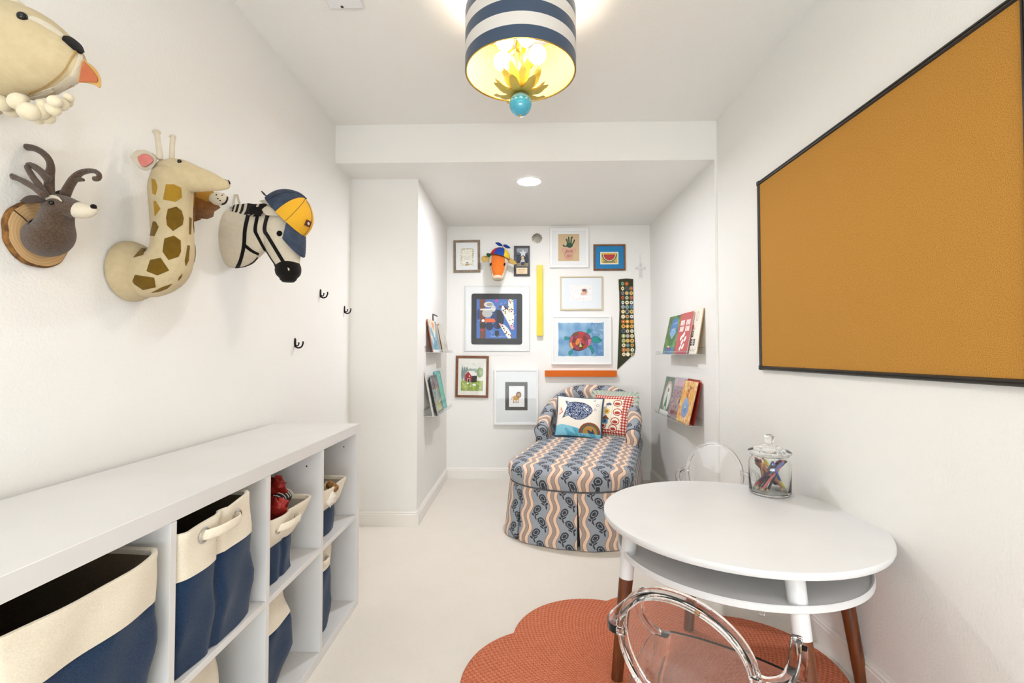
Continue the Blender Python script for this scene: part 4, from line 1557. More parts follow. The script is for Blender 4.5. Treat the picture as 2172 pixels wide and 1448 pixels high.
# ---------------------------------------------------------------- woolly head at the top left
SY = .90
woo = thing('woolly_animal_head', 'large cream felt animal head with wool curls, black nose and rust tongue, top left', 'wall decoration', (XL, SY, 1.68))
wh = lpx([(-158, 110, 62), (-120, 108, 84), (-60, 106, 102), (0, 106, 106), (45, 111, 99), (85, 119, 86), (120, 128, 66), (148, 137, 45), (166, 144, 24)], SY, .82, 40).build('head', F_CREAM, woo, ang=80)
MB().lathe([(0, 0), (.085, 0), (.09, .006), (.088, .03), (.07, .05), (0, .05)], (0, 0, 0), 40, T=Matrix.Translation((XL + .0015, SY, 1.672)) @ Matrix.Rotation(PI / 2, 4, 'Y')).build('mount', F_CREAM, woo)
wb = bvh_of([wh])
def w5(p): return zx(p, (0, 0), 5.17)
strip('muzzle', wb, w5([(880, 600), (868, 720), (800, 860), (690, 960), (560, 1040), (420, 1085), (300, 1070)]), [9, 15, 22, 25, 23, 15, 5], SY, F_WHITE, woo, th=.0015)
strip('blaze', wb, w5([(290, 185), (400, 222), (520, 285), (630, 355), (700, 405)]), [5, 9, 10, 8, 3], SY, F_WHITE, woo, th=.0015)
bead('eye', wb, 47.5, 35.5, SY, .0085, M_BEAD, woo)
strip('nose', wb, w5([(682, 425), (735, 445), (795, 490), (850, 540), (893, 588)]), [5, 12, 14, 13, 4], SY, F_BLACK, woo, th=.005)
mb = MB()
st = smooth_path(w5([(835, 575), (800, 650), (740, 750), (655, 845), (550, 925), (430, 995), (330, 1030)]), 9)
for i in range(len(st)):
    p, nn = hit(wb, *st[i], SY)
    q, _ = hit(wb, st[i][0] - 4, st[i][1] - 4, SY)
    mb.sweep([p + nn * .002, q + nn * .0015], .0006, 5, ends=False)
mb.build('seam_stitching', mat('gold_thread', '#b08a45', .7), woo)
tl = MB(); leafpx(tl, w5([(850, 905), (900, 660), (960, 685), (1040, 745), (1090, 820), (1110, 900), (1098, 965), (1040, 935), (960, 912)]), SY - .008, .006)
tg = tl.build('tongue', felt('gold_felt', '#c79a58', '#bb8e4c'), woo)
tl = MB(); leafpx(tl, w5([(862, 895), (906, 680), (960, 715), (1030, 790), (1068, 855), (1060, 900), (980, 898)]), SY - .012, .003)
tag(tl.build('tongue_centre', F_ORANGE, tg), 'rust orange felt centre')
mb = MB()
def curl(a, b2, c, dy, k):
    c_ = ony(a / 5.17, b2 / 5.17, SY + dy)
    R_ = c / 5.17 * SY / F_PX
    T = Matrix.Rotation(.7 * math.sin(k * 2.1), 4, 'Y') @ Matrix.Rotation(.5 * math.sin(k * 1.3), 4, 'X')
    mb.ell(c_, (R_ * 1.12, R_ * .92, R_ * .94), seg=22, rng=14, T=T)
for k, (a, b2, c, dy) in enumerate(((30, 935, 85, 0), (75, 1020, 88, .02), (190, 1110, 88, -.02), (320, 1225, 104, -.012), (120, 1190, 98, .03), (440, 1225, 84, .0), (520, 1290, 74, .02), (585, 1195, 72, -.01), (680, 1150, 66, .0), (600, 1110, 66, -.02), (750, 1070, 54, .01), (430, 1300, 66, .03), (250, 1180, 76, .02), (0, 1120, 100, .0), (745, 1130, 50, .03), (530, 1140, 60, .02), (470, 1150, 60, .0), (250, 1090, 60, .0))):
    curl(a, b2, c, dy, k)
for k, (a, b2, c, dy) in enumerate(((40, 10, 78, 0), (130, 30, 74, -.01), (210, 66, 58, 0), (-80, 60, 100, 0), (262, 105, 40, .02), (-60, -30, 100, .02))):
    curl(a, b2, c, dy, k + 5)
o = mb.build('wool_curls', F_WOOL, woo, ang=80)
o['kind'] = 'stuff'

# ---------------------------------------------------------------- deer on a wood slice
DY = 1.06
deer = thing('deer_head', 'brown wool deer head with curling antlers on a round wood slice, left wall', 'wall decoration', (XL, 1.072, 1.385))
m, nt, b = new_mat('sliced_wood')
S.nt = nt
tc = nt.nodes.new('ShaderNodeTexCoord'); sx = nt.nodes.new('ShaderNodeSeparateXYZ'); nt.links.new(tc.outputs['Object'], sx.inputs[0])
Yv, Zv = S(sx.outputs[1]), S(sx.outputs[2])
rad_ = ssqrt(Yv * Yv + Zv * Zv) + S(noise(nt, 20, 3)) * .01
nt.links.new(mixc(nt, ssin(rad_ * 900.0) * .25 + .4, '#c9a676', '#b08a58'), b.inputs['Base Color'])
b.inputs['Roughness'].default_value = .75
M_SLICE = m
M_BARK = mat('bark', '#8a5f2e', .9, nb=(70, 1.0, .008), var=(60, '#5c3d1e', .4, .6))
def wob_ring(r, x, k=60, amp=.0012):
    return [(x, 1.072 + (r + amp * math.sin(7 * w + 1) + amp * .7 * math.sin(13 * w)) * math.cos(w), 1.385 + (r * 1.02 + amp * math.sin(5 * w)) * math.sin(w)) for w in [2 * PI * q / k for q in range(k)]]
sl = MB()
sl.rings([wob_ring(.074, XL + .001), wob_ring(.075, XL + .006), wob_ring(.0735, XL + .011), wob_ring(.0705, XL + .0135), wob_ring(.03, XL + .0138), wob_ring(.001, XL + .0138)], ms=[1, 1, 1, 0, 0, 0])
slo = sl.build('wood_slice', [M_SLICE, M_BARK], deer, ang=50)
MB().sweep([(XL + .0140, 1.012, 1.425), (XL + .0142, 1.03, 1.415), (XL + .0142, 1.05, 1.400)], .0012, 6).build('crack', mat('dark_crack', '#3c2412', .9), slo)
body = lpx([(60, 503, 20), (78, 504, 36), (100, 503, 43), (112, 492, 41), (118, 470, 33), (122, 452, 29)], DY, .95, 32).build('neck', F_BROWN, deer, ang=80)
hd = lpx([(108, 440, 22), (120, 439, 28), (140, 440, 25), (158, 443, 20), (166, 445, 18)], DY, .9, 32).build('head', F_BROWN, deer, ang=80)
sn = lpx([(162, 445, 17.5), (172, 446, 17.5), (184, 447, 15.5), (196, 446, 11.5), (202, 445, 7)], DY, .92, 28).build('muzzle', F_WHITE, deer, ang=80)
db = bvh_of([body, hd, sn])
bead('nose', db, 198.5, 438.5, DY, .0062, F_BLACK, deer)
bead('eye', db, 109.5, 430, DY, .0055, M_BEAD, deer)
strip('brow', db, zx([(352, 556), (375, 540), (410, 536), (450, 548), (480, 575)]), [2, 4.5, 5, 4.5, 2], DY, F_WHITE, deer, th=.003)
mb = MB(); leafpx(mb, zx([(150, 565), (200, 528), (270, 520), (330, 540), (345, 560), (290, 578), (210, 586)]), DY - .028, .010)
mb.build('ear', F_DARK, deer, ang=70)
mb = MB(); leafpx(mb, zx([(380, 540), (430, 490), (500, 480), (520, 500), (470, 540), (410, 560)]), DY + .03, .010)
mb.build('ear', F_DARK, deer, ang=70)
def antl(rows, Y, mb):
    return lpx([(a / 3.62, 270 + b2 / 3.62, c / 3.62) for a, b2, c in rows], Y, 1, 14, mb=mb)
al = MB()
antl([(375, 530, 40), (378, 450, 33), (380, 370, 32), (390, 300, 26), (370, 240, 24), (320, 190, 24), (260, 160, 24), (210, 152, 26), (185, 150, 22)], DY - .012, al)
antl([(372, 405, 30), (320, 345, 26), (260, 300, 24), (215, 290, 20), (240, 283, 16)], DY - .02, al)
antl([(345, 520, 28), (305, 450, 24), (255, 385, 22), (215, 320, 20), (205, 298, 16)], DY - .03, al)
antl([(330, 520, 26), (270, 470, 22), (200, 425, 24), (140, 395, 20), (80, 372, 24), (30, 352, 22)], DY - .04, al)
al.build('antler', F_BROWN, deer, ang=70)
al = MB()
antl([(500, 515, 36), (530, 455, 32), (565, 400, 30), (610, 355, 24), (670, 335, 20), (730, 338, 18), (762, 365, 18), (752, 392, 20), (725, 395, 20)], DY + .015, al)
antl([(590, 402, 18), (625, 400, 15), (642, 405, 11)], DY + .015, al)
al.build('antler', F_BROWN, deer, ang=70)

# ---------------------------------------------------------------- maned head half hidden behind the giraffe
LY = 1.56
lio = thing('maned_animal_head', 'rust brown maned felt head with a spotted white muzzle, mostly hidden behind the giraffe', 'wall decoration', (XL, LY, 1.61))
mb = MB(); crumple(mb, tuple(ony(415, 424, LY)), .062, 0, 7, (.9, 1, .85)); crumple(mb, tuple(ony(398, 430, LY)), .06, 0, 17, (1, 1, .8))
mb.build('mane', felt('rust_mane', '#7c4a16', '#94601f', 200, 1.3, .3), lio, ang=80)
lpx([(374, 428, 18), (400, 425, 22), (430, 416, 14), (448, 415, 12)], LY - .02, 1, 20).build('snout', felt('ochre_felt', '#a8752a', '#b58534'), lio)
mz = lpx([(449, 419, 9), (458, 421, 13.5), (470, 422, 13), (478, 420, 8)], LY - .02, 1, 22).build('muzzle', F_WHITE, lio)
lb = bvh_of([mz])
for u, v in ((459, 413), (467, 425), (462, 421), (471, 414)):
    bead('whisker_spot', lb, u, v, LY, .0022, F_BLACK, lio)
bead('nose', lb, 477, 411, LY, .007, F_MUST, lio)
strip('mouth', lb, [(470, 433), (477, 430), (481, 424), (482, 417)], 2.4, LY, F_BLACK, lio)

# ---------------------------------------------------------------- zebra
ZY = 1.80
zeb = thing('zebra_head', 'cream felt zebra head with black stripe bands wearing a navy and yellow cap', 'wall decoration', (XL, ZY, 1.55))
zn = lpx([(478, 506, 57), (492, 506, 63), (508, 505, 62), (526, 499, 54), (545, 491, 46), (566, 482, 40), (585, 474, 37)], ZY, .62, 40).build('neck', F_WHITE, zeb, ang=80)
zh = lpx([(580, 455, 30), (590, 467, 38), (597, 487, 42), (601, 510, 41), (604, 533, 36), (608, 552, 29), (610, 564, 25)], ZY, .74, 36).build('head', F_WHITE, zeb, ang=80)
zm = lpx([(609.5, 559, 24), (611, 570, 27), (611.5, 582, 25), (611.5, 590, 18)], ZY, .85, 30).build('muzzle', F_BLACK, zeb, ang=80)
zb_ = bvh_of([zn, zh, zm])
def zz(p): return zx(p, (400, 360))
patch('nostril', zb_, zz([(760, 750), (775, 758), (774, 775), (764, 772)]), ZY, F_WHITE, zeb, dens=2, n=2)
strip('stripe', zb_, zz([(458, 350), (445, 400), (432, 470), (425, 580), (400, 690), (370, 758)]), [8, 8, 8, 8, 7.5, 8], ZY, F_BLACK, zeb)
strip('stripe', zb_, zz([(430, 578), (485, 622), (538, 648)]), [7, 6, 5], ZY, F_BLACK, zeb)
strip('stripe', zb_, zz([(385, 755), (440, 745), (490, 715), (530, 672)]), [3, 2.6, 2.4, 2], ZY, F_BLACK, zeb)
strip('stripe', zb_, zz([(532, 345), (520, 400), (512, 465), (530, 510), (600, 640), (680, 762)]), [7, 7, 7.5, 6.5, 5.5, 5], ZY, F_BLACK, zeb)
strip('stripe', zb_, zz([(610, 345), (592, 400), (584, 465), (610, 510), (670, 610), (745, 735)]), [7.5, 7.5, 8, 7, 7, 7], ZY, F_BLACK, zeb)
p, nn = hit(zb_, 592.8, 495, ZY)
patch('eye', zb_, [(592.8 + 6.2 * math.cos(k), 495 + 6.2 * math.sin(k)) for k in [2 * PI * q / 10 for q in range(10)]], ZY, F_BLACK, zeb, dens=2, n=2)
mn = MB()
segs = [((285, 372), (345, 268)), ((322, 372), (372, 264)), ((362, 370), (410, 262)), ((412, 362), (452, 256)), ((450, 360), (505, 262)), ((492, 358), (545, 260)), ((535, 356), (580, 258)), ((575, 352), (625, 268))]
for i in range(len(segs) - 1):
    (a, b2), (c, d) = segs[i], segs[i + 1]
    for q in range(2):
        t0, t1 = q / 2, (q + 1) / 2
        L = lambda p_, r_, t: (p_[0] + (r_[0] - p_[0]) * t, p_[1] + (r_[1] - p_[1]) * t)
        quad = [L(a, c, t0), L(b2, d, t0), L(b2, d, t1), L(a, c, t1)]
        mid_ = lambda p_, r_: ((p_[0] + r_[0]) / 2 + 10, (p_[1] + r_[1]) / 2)
        px = zz(quad)
        mpx = zz([mid_(quad[0], quad[1]), mid_(quad[3], quad[2])])
        yb0 = ZY - .040
        A = [ony(px[0][0], px[0][1], yb0), ony(mpx[0][0], mpx[0][1], ZY - .022), ony(px[1][0], px[1][1], ZY - .004), ony(px[1][0], px[1][1] + 4, ZY + .02)]
        B = [ony(px[3][0], px[3][1], yb0), ony(mpx[1][0], mpx[1][1], ZY - .022), ony(px[2][0], px[2][1], ZY - .004), ony(px[2][0], px[2][1] + 4, ZY + .02)]
        dark = (q == 0) or (i in (3, 5))
        for k in range(3):
            vs = [A[k], A[k + 1], B[k + 1], B[k]]
            low = [v + Vector((0, .012, -.006)) for v in vs]
            mn.add(vs + low, [(0, 1, 2, 3), (7, 6, 5, 4), (0, 4, 5, 1), (1, 5, 6, 2), (2, 6, 7, 3), (3, 7, 4, 0)], 1 if dark else 0)
mn.build('mane', [F_WHITE, F_BLACK], zeb, ang=40)
mb = MB(); leafpx(mb, zz([(480, 350), (455, 310), (480, 275), (530, 285), (555, 262), (600, 280), (570, 330), (540, 352), (505, 340)]), ZY - .052, .008)
mb.build('forelock', F_BLACK, zeb)
mb = MB(); leafpx(mb, zz([(562, 305), (600, 278), (650, 300), (700, 330), (722, 350), (650, 352), (590, 345)]), ZY - .060, .012)
mb.build('ear', F_WHITE, zeb, ang=70)
mb = MB(); leafpx(mb, zz([(540, 238), (600, 228), (640, 260), (620, 285), (570, 260)]), ZY + .02, .010)
mb.build('ear', F_WHITE, zeb, ang=70)
rsec([ony(494, 440, ZY - .005), ony(496, 425, ZY - .005), ony(498, 413, ZY), ony(503, 413, ZY + .002), ony(507, 428, ZY + .005), ony(509, 438, ZY + .005)], .0045, .0012, up=(0, 1, 0)).build('hanging_loop', F_WHITE, zeb)

# cap on the zebra
CY = ZY - .005
kpx = CY / F_PX
cap = thing('baseball_cap', 'navy baseball cap with yellow front panel sitting tilted on the zebra head', 'cap', ony(607, 458, CY))
Oc = ony(606, 460, CY)
ex_, ez_ = RGT, Vector((0, 0, 1))
E1 = (ex_ * .688 - ez_ * .725).normalized()
NN = (ex_ * .725 + ez_ * .688).normalized()
E2 = Vector((0, 1, 0))
RA, RB, RH = 56 * kpx, 47 * kpx, 58 * kpx
F_NAVY = mat('navy_twill', '#2b3546', .85, nb=(500, .4, .001), var=(40, '#38445a', .4, .65))
F_YEL = mat('yellow_twill', '#d9a324', .85, nb=(500, .3, .001))
cr = MB()
R, msl = [], []
SEG = 64
for i in range(13):
    a = PI / 2 * i / 12
    row = []
    for k in range(SEG):
        w = 2 * PI * (k + .5) / SEG
        c, s = math.cos(w), math.sin(w)
        fl = 1 - .015 * max(0, math.cos(6 * w)) * math.sin(a)
        row.append(Oc + E1 * (RA * math.cos(a) * c * fl) + E2 * (RB * math.cos(a) * s * fl) + NN * (RH * (math.sin(a) ** .9) * (1 - .04 * math.cos(w))) if i < 12 else Oc + NN * RH + E1 * c * .0005 + E2 * s * .0005)
    R.append(row)
n0 = len(cr.f)
cr.rings(R, cap0=False)
for i in range(len(cr.f)):
    f = cr.f[i]
    c = sum((Vector(cr.v[j]) for j in f), Vector()) / len(f) - Oc
    cr.mi[i] = 1 if c.dot(E1) > .0 else 0
inner = [[Oc + (p - Oc) * .97 for p in r_] for r_ in R]
cr.rings(inner, cap0=False)
cr.rings([R[0], inner[0]], cap0=False, cap1=False)
cr.build('crown', [F_NAVY, F_YEL], cap, ang=60)
sm_ = MB()
for w in (0, PI / 3, 2 * PI / 3, PI, 4 * PI / 3, 5 * PI / 3):
    sm_.sweep([Oc + E1 * (RA * 1.004 * math.cos(a) * math.cos(w)) + E2 * (RB * 1.004 * math.cos(a) * math.sin(w)) + NN * (RH * 1.004 * max(0, math.sin(a)) ** .9 * (1 - .04 * math.cos(w))) for a in [PI / 2 * q / 14 for q in range(15)]], .0007, 5, ends=False)
sm_.build('seam', mat('cap_thread', '#1d2430', .8), cap)
MB().ell(Oc + NN * (RH + .001), (.005, .005, .003), seg=14, rng=8).build('button', F_NAVY, cap)
br = MB()
DN = (-ez_ * .99 - ex_ * .10).normalized()
R = []
for j in range(8):
    t = j / 7
    row = []
    for k in range(33):
        ph = math.radians(-56 + 112 * k / 32)
        c, s = math.cos(ph), math.sin(ph)
        base_ = Oc + E1 * RA * c + E2 * RB * s
        ext = .086 * (max(0, c) ** .42) * t
        side = E2 * (s * .010 * t)
        droop = E1 * (-.014 * (s * s) * t) 
        row.append(base_ + (DN * .99 + E1 * .05).normalized() * ext + side + droop + NN * (.010 * math.sin(PI * t * .5) * c - .004 * t))
    R.append(row)
off = NN * -.003
both = R + [[p + off for p in r_] for r_ in R[::-1]]
br.rings(both, closed=False)
br.build('brim', F_NAVY, cap, ang=60)
stt = MB()
for j in (1, 2, 3, 4, 5, 6):
    stt.sweep([p + NN * .0006 for p in R[j]], .0006, 4, ends=False)
stt.build('brim_stitching', mat('brim_thread', '#45546e', .8), cap)
pb = [Oc + E1 * (RA * 1.02 * math.cos(a) * math.cos(w)) + E2 * (RB * 1.02 * math.cos(a) * math.sin(w)) + NN * (RH * 1.02 * math.sin(a) ** .9) for a, w in ((.30, -.42), (.52, -.46), (.56, -.12), (.34, -.10))]
q = MB(); q.add([tuple(p) for p in pb] + [tuple(p + (p - Oc).normalized() * .002) for p in pb], [(0, 3, 2, 1), (4, 5, 6, 7), (0, 1, 5, 4), (1, 2, 6, 5), (2, 3, 7, 6), (3, 0, 4, 7)])
pt = q.build('emblem_patch', mat('dark_red_patch', '#5a2a26', .8), cap, smooth=False)
cc_ = sum(pb, Vector()) / 4 + (pb[0] - Oc).normalized() * .004
MB().ell(cc_, (.004, .006, .006), seg=12, rng=8).build('emblem', mat('emblem_thread', '#c9b8a0', .8), pt)
rsec([Oc - E1 * RA * .96 - E2 * .01 + NN * .004, Oc - E1 * RA * 1.02 - E2 * .022 + NN * .012 - ex_ * .012, ony(558, 408, CY - .02)], .009, .0018, up=NN).build('strap', mat('strap_black', '#26282c', .8), cap)

# ---------------------------------------------------------------- hooks
M_IRON = mat('black_iron', '#1a1715', .45, .6, nb=(200, .4, .001))
def make_hook():
    t = thing('coat_hook', 'h', 'hook', (0, 0, 0), group='black wall hooks under the zebra')
    MB().ell((.002, 0, .006), (.003, .0085, .024), seg=18, rng=12).build('backplate', M_IRON, t, world=False)
    MB().sweep(smooth_path([(.002, 0, -.012), (.018, 0, -.020), (.036, 0, -.014), (.044, 0, .004), (.043, 0, .010)], 5), [.0038] * 16 + [.0030, .0032, .0036, .0042, .0046], 10, ref=(0, 1, 0)).build('prong', M_IRON, t, world=False)
    MB().sweep(smooth_path([(.002, 0, -.004), (.014, 0, -.010), (.021, 0, -.002), (.021, 0, .006)], 5), [.0030] * 12 + [.0034, .0036, .0038, .0040], 10, ref=(0, 1, 0)).build('prong', M_IRON, t, world=False)
    MB().sweep([(.003, 0, .020), (.0062, 0, .020)], .0026, 10).build('screw', mat('screw_dark', '#3a3531', .4, .7), t, world=False)
    return t
hk = None
for (u, v, lab) in ((679, 624, 'black double wall hook, highest of three, below the zebra muzzle'), (730, 658, 'black double wall hook nearest the corner with the column'), (625, 729, 'black double wall hook, lowest and nearest the viewer of the three')):
    p = onx(u, v, XL)
    h_ = make_hook() if hk is None else copy_tree(hk)
    hk = hk or h_
    h_['label'] = lab
    h_.location = (XL + .0006, p.y, p.z)
    h_.rotation_euler = (0, 0, math.radians(-6))
# =================================================================== GALLERY ON THE BACK WALL
m = bpy.data.materials.new('picture_glazing'); m.use_nodes = True
nt = m.node_tree; nt.nodes.clear()
out_ = nt.nodes.new('ShaderNodeOutputMaterial'); mx = nt.nodes.new('ShaderNodeMixShader')
tr_ = nt.nodes.new('ShaderNodeBsdfTransparent'); gl_ = nt.nodes.new('ShaderNodeBsdfGlossy'); fr_ = nt.nodes.new('ShaderNodeFresnel')
gl_.inputs['Roughness'].default_value = .03; fr_.inputs['IOR'].default_value = 1.28
tr_.inputs['Color'].default_value = (.985, .99, .99, 1)
geo_ = nt.nodes.new('ShaderNodeNewGeometry'); mu_ = nt.nodes.new('ShaderNodeMath'); mu_.operation = 'MULTIPLY'; su_ = nt.nodes.new('ShaderNodeMath'); su_.operation = 'SUBTRACT'; su_.inputs[0].default_value = 1.0
nt.links.new(geo_.outputs['Backfacing'], su_.inputs[1]); nt.links.new(su_.outputs[0], mu_.inputs[0]); nt.links.new(fr_.outputs[0], mu_.inputs[1]); nt.links.new(mu_.outputs[0], mx.inputs[0]); nt.links.new(tr_.outputs[0], mx.inputs[1]); nt.links.new(gl_.outputs[0], mx.inputs[2]); nt.links.new(mx.outputs[0], out_.inputs[0])
M_GLZ = m
M_ART = mat_attr('printed_paper', .7)
M_WFR = mat('white_frame_paint', '#f0efed', .4)
M_MATB = mat('white_mat_board', '#f1f0ee', .85)
YW = YB - .0006

def frame_piece(name, label, box, fw, dep, M_f, M_m, art=None, cv=None, rot=0.0, glaze=True, group='framed pictures on the back wall', cat='picture', mat_art=None):
    """box/art in photo pixels; hangs on the back wall"""
    yf = YB - dep
    a, c = ony(box[0], box[1], yf), ony(box[2], box[3], yf)
    cx, cz = (a.x + c.x) / 2, (a.z + c.z) / 2
    w, h = abs(c.x - a.x), abs(a.z - c.z)
    t = thing(name, label, cat, (cx, YW, cz), (0, rot, 0), group)
    s_ = yf / F_PX
    f = fw * s_
    mb = MB()
    R = []
    hw, hh = w / 2, h / 2
    for ins, y in ((0, 0), (0, -dep + .002), (.002, -dep), (f - .002, -dep), (f, -dep + .002), (f, -dep + .007)):
        R.append([(-hw + ins, y, -hh + ins), (hw - ins, y, -hh + ins), (hw - ins, y, hh - ins), (-hw + ins, y, hh - ins)])
    mb.rings(R, cap0=True, cap1=False)
    mb.build('frame', M_f, t, world=False, ang=20)
    fi = f - .001
    if M_m is not None:
        MB().box((-hw + fi, -dep + .007, -hh + fi), (hw - fi, -dep + .010, hh - fi)).build('mat_board', M_m, t, world=False, smooth=False)
    if cv is not None:
        p, q = ony(art[0], art[1], yf), ony(art[2], art[3], yf)
        ax0, az0, ax1, az1 = p.x - cx, q.z - cz, q.x - cx, p.z - cz
        sx_, sz_ = (ax1 - ax0) / cv.w, (az1 - az0) / cv.h
        cv.build('artwork', plane_fn((ax0, -dep + .0062, az0), (sx_, 0, 0), (0, 0, sz_)), mat_art or M_ART, t, world=False)
        t['_s'] = 0
        del t['_s']
    if glaze:
        MB().box((-hw + fi, -dep + .0035, -hh + fi), (hw - fi, -dep + .0042, hh - fi)).build('glazing', M_GLZ, t, world=False, smooth=False)
    return t, (cx, cz, yf)

def art_text(t, info, uvpx, body, width_px, h_px, M_t, shear=0.0, off=.0060):
    """lettering laid on the artwork; uvpx = baseline centre in the photo"""
    cx, cz, yf = info
    p = ony(uvpx[0], uvpx[1], yf)
    mb = MB()
    s_ = yf / F_PX
    dep = YB - yf
    add_text(mb, body, h_px * s_ * 1.38, (Vector((p.x - cx, -dep + off, p.z - cz)), Vector((1, 0, 0)), Vector((0, 0, 1)), Vector((0, -1, 0))), width=width_px * s_, shear=shear)
    return mb.build('lettering', M_t, t, world=False, smooth=False, recalc=False)

def scrib(cv, x0, x1, y, h, col, seed=0, wd=.0012):
    """a line of small illegible handwriting"""
    rs = random.Random(seed)
    x = x0
    while x < x1:
        L = rs.uniform(.4, 1.0) * h * 3
        pts = []
        n = max(3, int(L / (h * .35)))
        for k in range(n):
            pts.append((x + L * k / n, y + h * rs.uniform(-.5, .5)))
        cv.line(pts, wd, col)
        x += L + h * .7

# 1 certificate
cv = Canvas(.12, .155, '#f4efe0', .0016, 1)
f = cv.field(260, 2)
bd = (cv.X < .014) | (cv.X > .106) | (cv.Y < .018) | (cv.Y > .146)
cv.put(bd & (f > .5), '#a8a06c'); cv.put(bd & (f > .68), '#7f8a5c'); cv.put(bd & (f < .25), '#cbb27e')
for k, (y, a, b2) in enumerate(((.125, .035, .085), (.108, .045, .075), (.085, .025, .095), (.074, .03, .09), (.064, .028, .092), (.054, .035, .085))):
    scrib(cv, a, b2, y, .005 if k in (0, 2) else .003, '#5c5648', k)
cv.ell(.06, .026, .012, .006, '#6f8fa8'); cv.ell(.06, .012, .02, .004, '#b8865c')
frame_piece('framed_picture', 'taupe wooden frame with a small certificate bordered in gold and green', (962, 509, 1018, 577), 5, .018, mat('taupe_wood', '#8d7c68', .5, var=(30, '#7b6a57', .4, .6)), M_MATB, (977, 526.5, 1004.5, 563), cv, rot=-.012)
# 3 star plaque
cv = Canvas(.10, .155, '#23262b', .0014, 2)
f = cv.field(90, 5)
cv.put(cv.Y > .118, '#9aa0a6'); cv.put((cv.Y > .10) & (cv.Y < .122), '#5d666e'); cv.put((cv.Y < .10) & (f > .55), '#39424e'); cv.put((cv.Y < .03), '#8d8062')
st = []
for k in range(10):
    a = PI / 2 + k * PI / 5
    rr = .036 if k % 2 == 0 else .016
    st.append((.055 + rr * math.cos(a), .112 + rr * math.sin(a)))
cv.poly(st, '#d9dcdd'); cv.line(st[:3], .0015, '#9aa0a6')
cv.ell(.052, .068, .012, .014, '#c9a58c'); cv.ell(.052, .078, .013, .008, '#d9c39a'); cv.poly([(.034, .035), (.070, .035), (.068, .058), (.040, .058)], '#c9ccd2'); cv.poly([(.038, .008), (.066, .008), (.066, .036), (.038, .036)], '#2f3b52'); cv.line([(.038, .05), (.03, .03)], .006, '#c9a58c')
t, inf = frame_piece('plaque', 'black plaque with a star photograph above a gold nameplate', (1090, 521, 1124, 585), 2.4, .016, mat('plaque_black', '#2b241f', .35), mat('plaque_face', '#1d1a18', .4), (1096, 526.5, 1120.5, 564), cv, glaze=False, group='framed pictures on the back wall')
p, q = ony(1095, 567.5, inf[2]), ony(1118.5, 580.5, inf[2])
MB().box((p.x - inf[0], -.0125, q.z - inf[1]), (q.x - inf[0], -.0100, p.z - inf[1])).build('nameplate', mat('gold_plate', '#e2c79a', .35), t, world=False, bevel=.002)
mb = MB()
rs = random.Random(4)
for k, (y, w_) in enumerate(((571, 17), (574.2, 15), (576.4, 13), (578.8, 6))):
    for q_ in range(int(w_ / 1.1)):
        c = ony(1106.8 - w_ / 2 + q_ * 1.1 + .3, y, inf[2])
        hh_ = .0032 if k == 0 else .0018
        mb.box((c.x - inf[0] - .0014, -.0130, c.z - inf[1] - hh_ * rs.uniform(.4, 1)), (c.x - inf[0] + .0010, -.0124, c.z - inf[1] + hh_ * rs.uniform(.4, 1)))
o = mb.build('engraving', mat('engraved_brown', '#5c452e', .6), t, world=False, smooth=False)
o['kind'] = 'stuff'
# 6 cactus handprint
cv = Canvas(.19, .24, '#d9bc94', .002, 3)
cv.speck(cv.X > 0, '#cfae84', .2)
cv.poly([(.045, .012), (.125, .012), (.148, .075), (.022, .075)], '#d99b86') if 0 else None
pot = [(.066, .014), (.122, .014), (.140, .078), (.048, .078)]
cv.poly(pot, '#d8a08a'); cv.poly([(.036, .078), (.150, .078), (.158, .118), (.030, .118)], '#dca892')
cv.line(pot + [pot[0]], .0018, '#b97f6b'); cv.line([(.036, .078), (.150, .078), (.158, .118), (.030, .118), (.036, .078)], .0018, '#b97f6b')
G_ = '#25503c'
cv.ell(.103, .140, .030, .022, G_); cv.line([(.100, .14), (.095, .205)], .013, G_); cv.line([(.112, .145), (.120, .205), (.127, .212)], .013, G_); cv.line([(.088, .14), (.078, .19)], .012, G_)
cv.line([(.125, .145), (.142, .172), (.147, .186)], .012, G_); cv.line([(.085, .132), (.055, .132), (.045, .140)], .012, G_); cv.line([(.095, .205), (.094, .214)], .008, G_); cv.line([(.070, .185), (.072, .198)], .006, G_)
t, inf = frame_piece('framed_picture', 'white square frame with a green handprint cactus in a pink pot', (1166, 483, 1249, 567), 6.5, .022, M_WFR, M_MATB, (1184, 496, 1229, 553), cv)
M_INK = mat('brown_ink', '#3a2a22', .7)
art_text(t, inf, (1207, 534.6), 'Jack', 17, 6.2, M_INK, shear=.25)
art_text(t, inf, (1207.5, 544.5), '2017', 10, 4.6, M_INK, shear=.1)
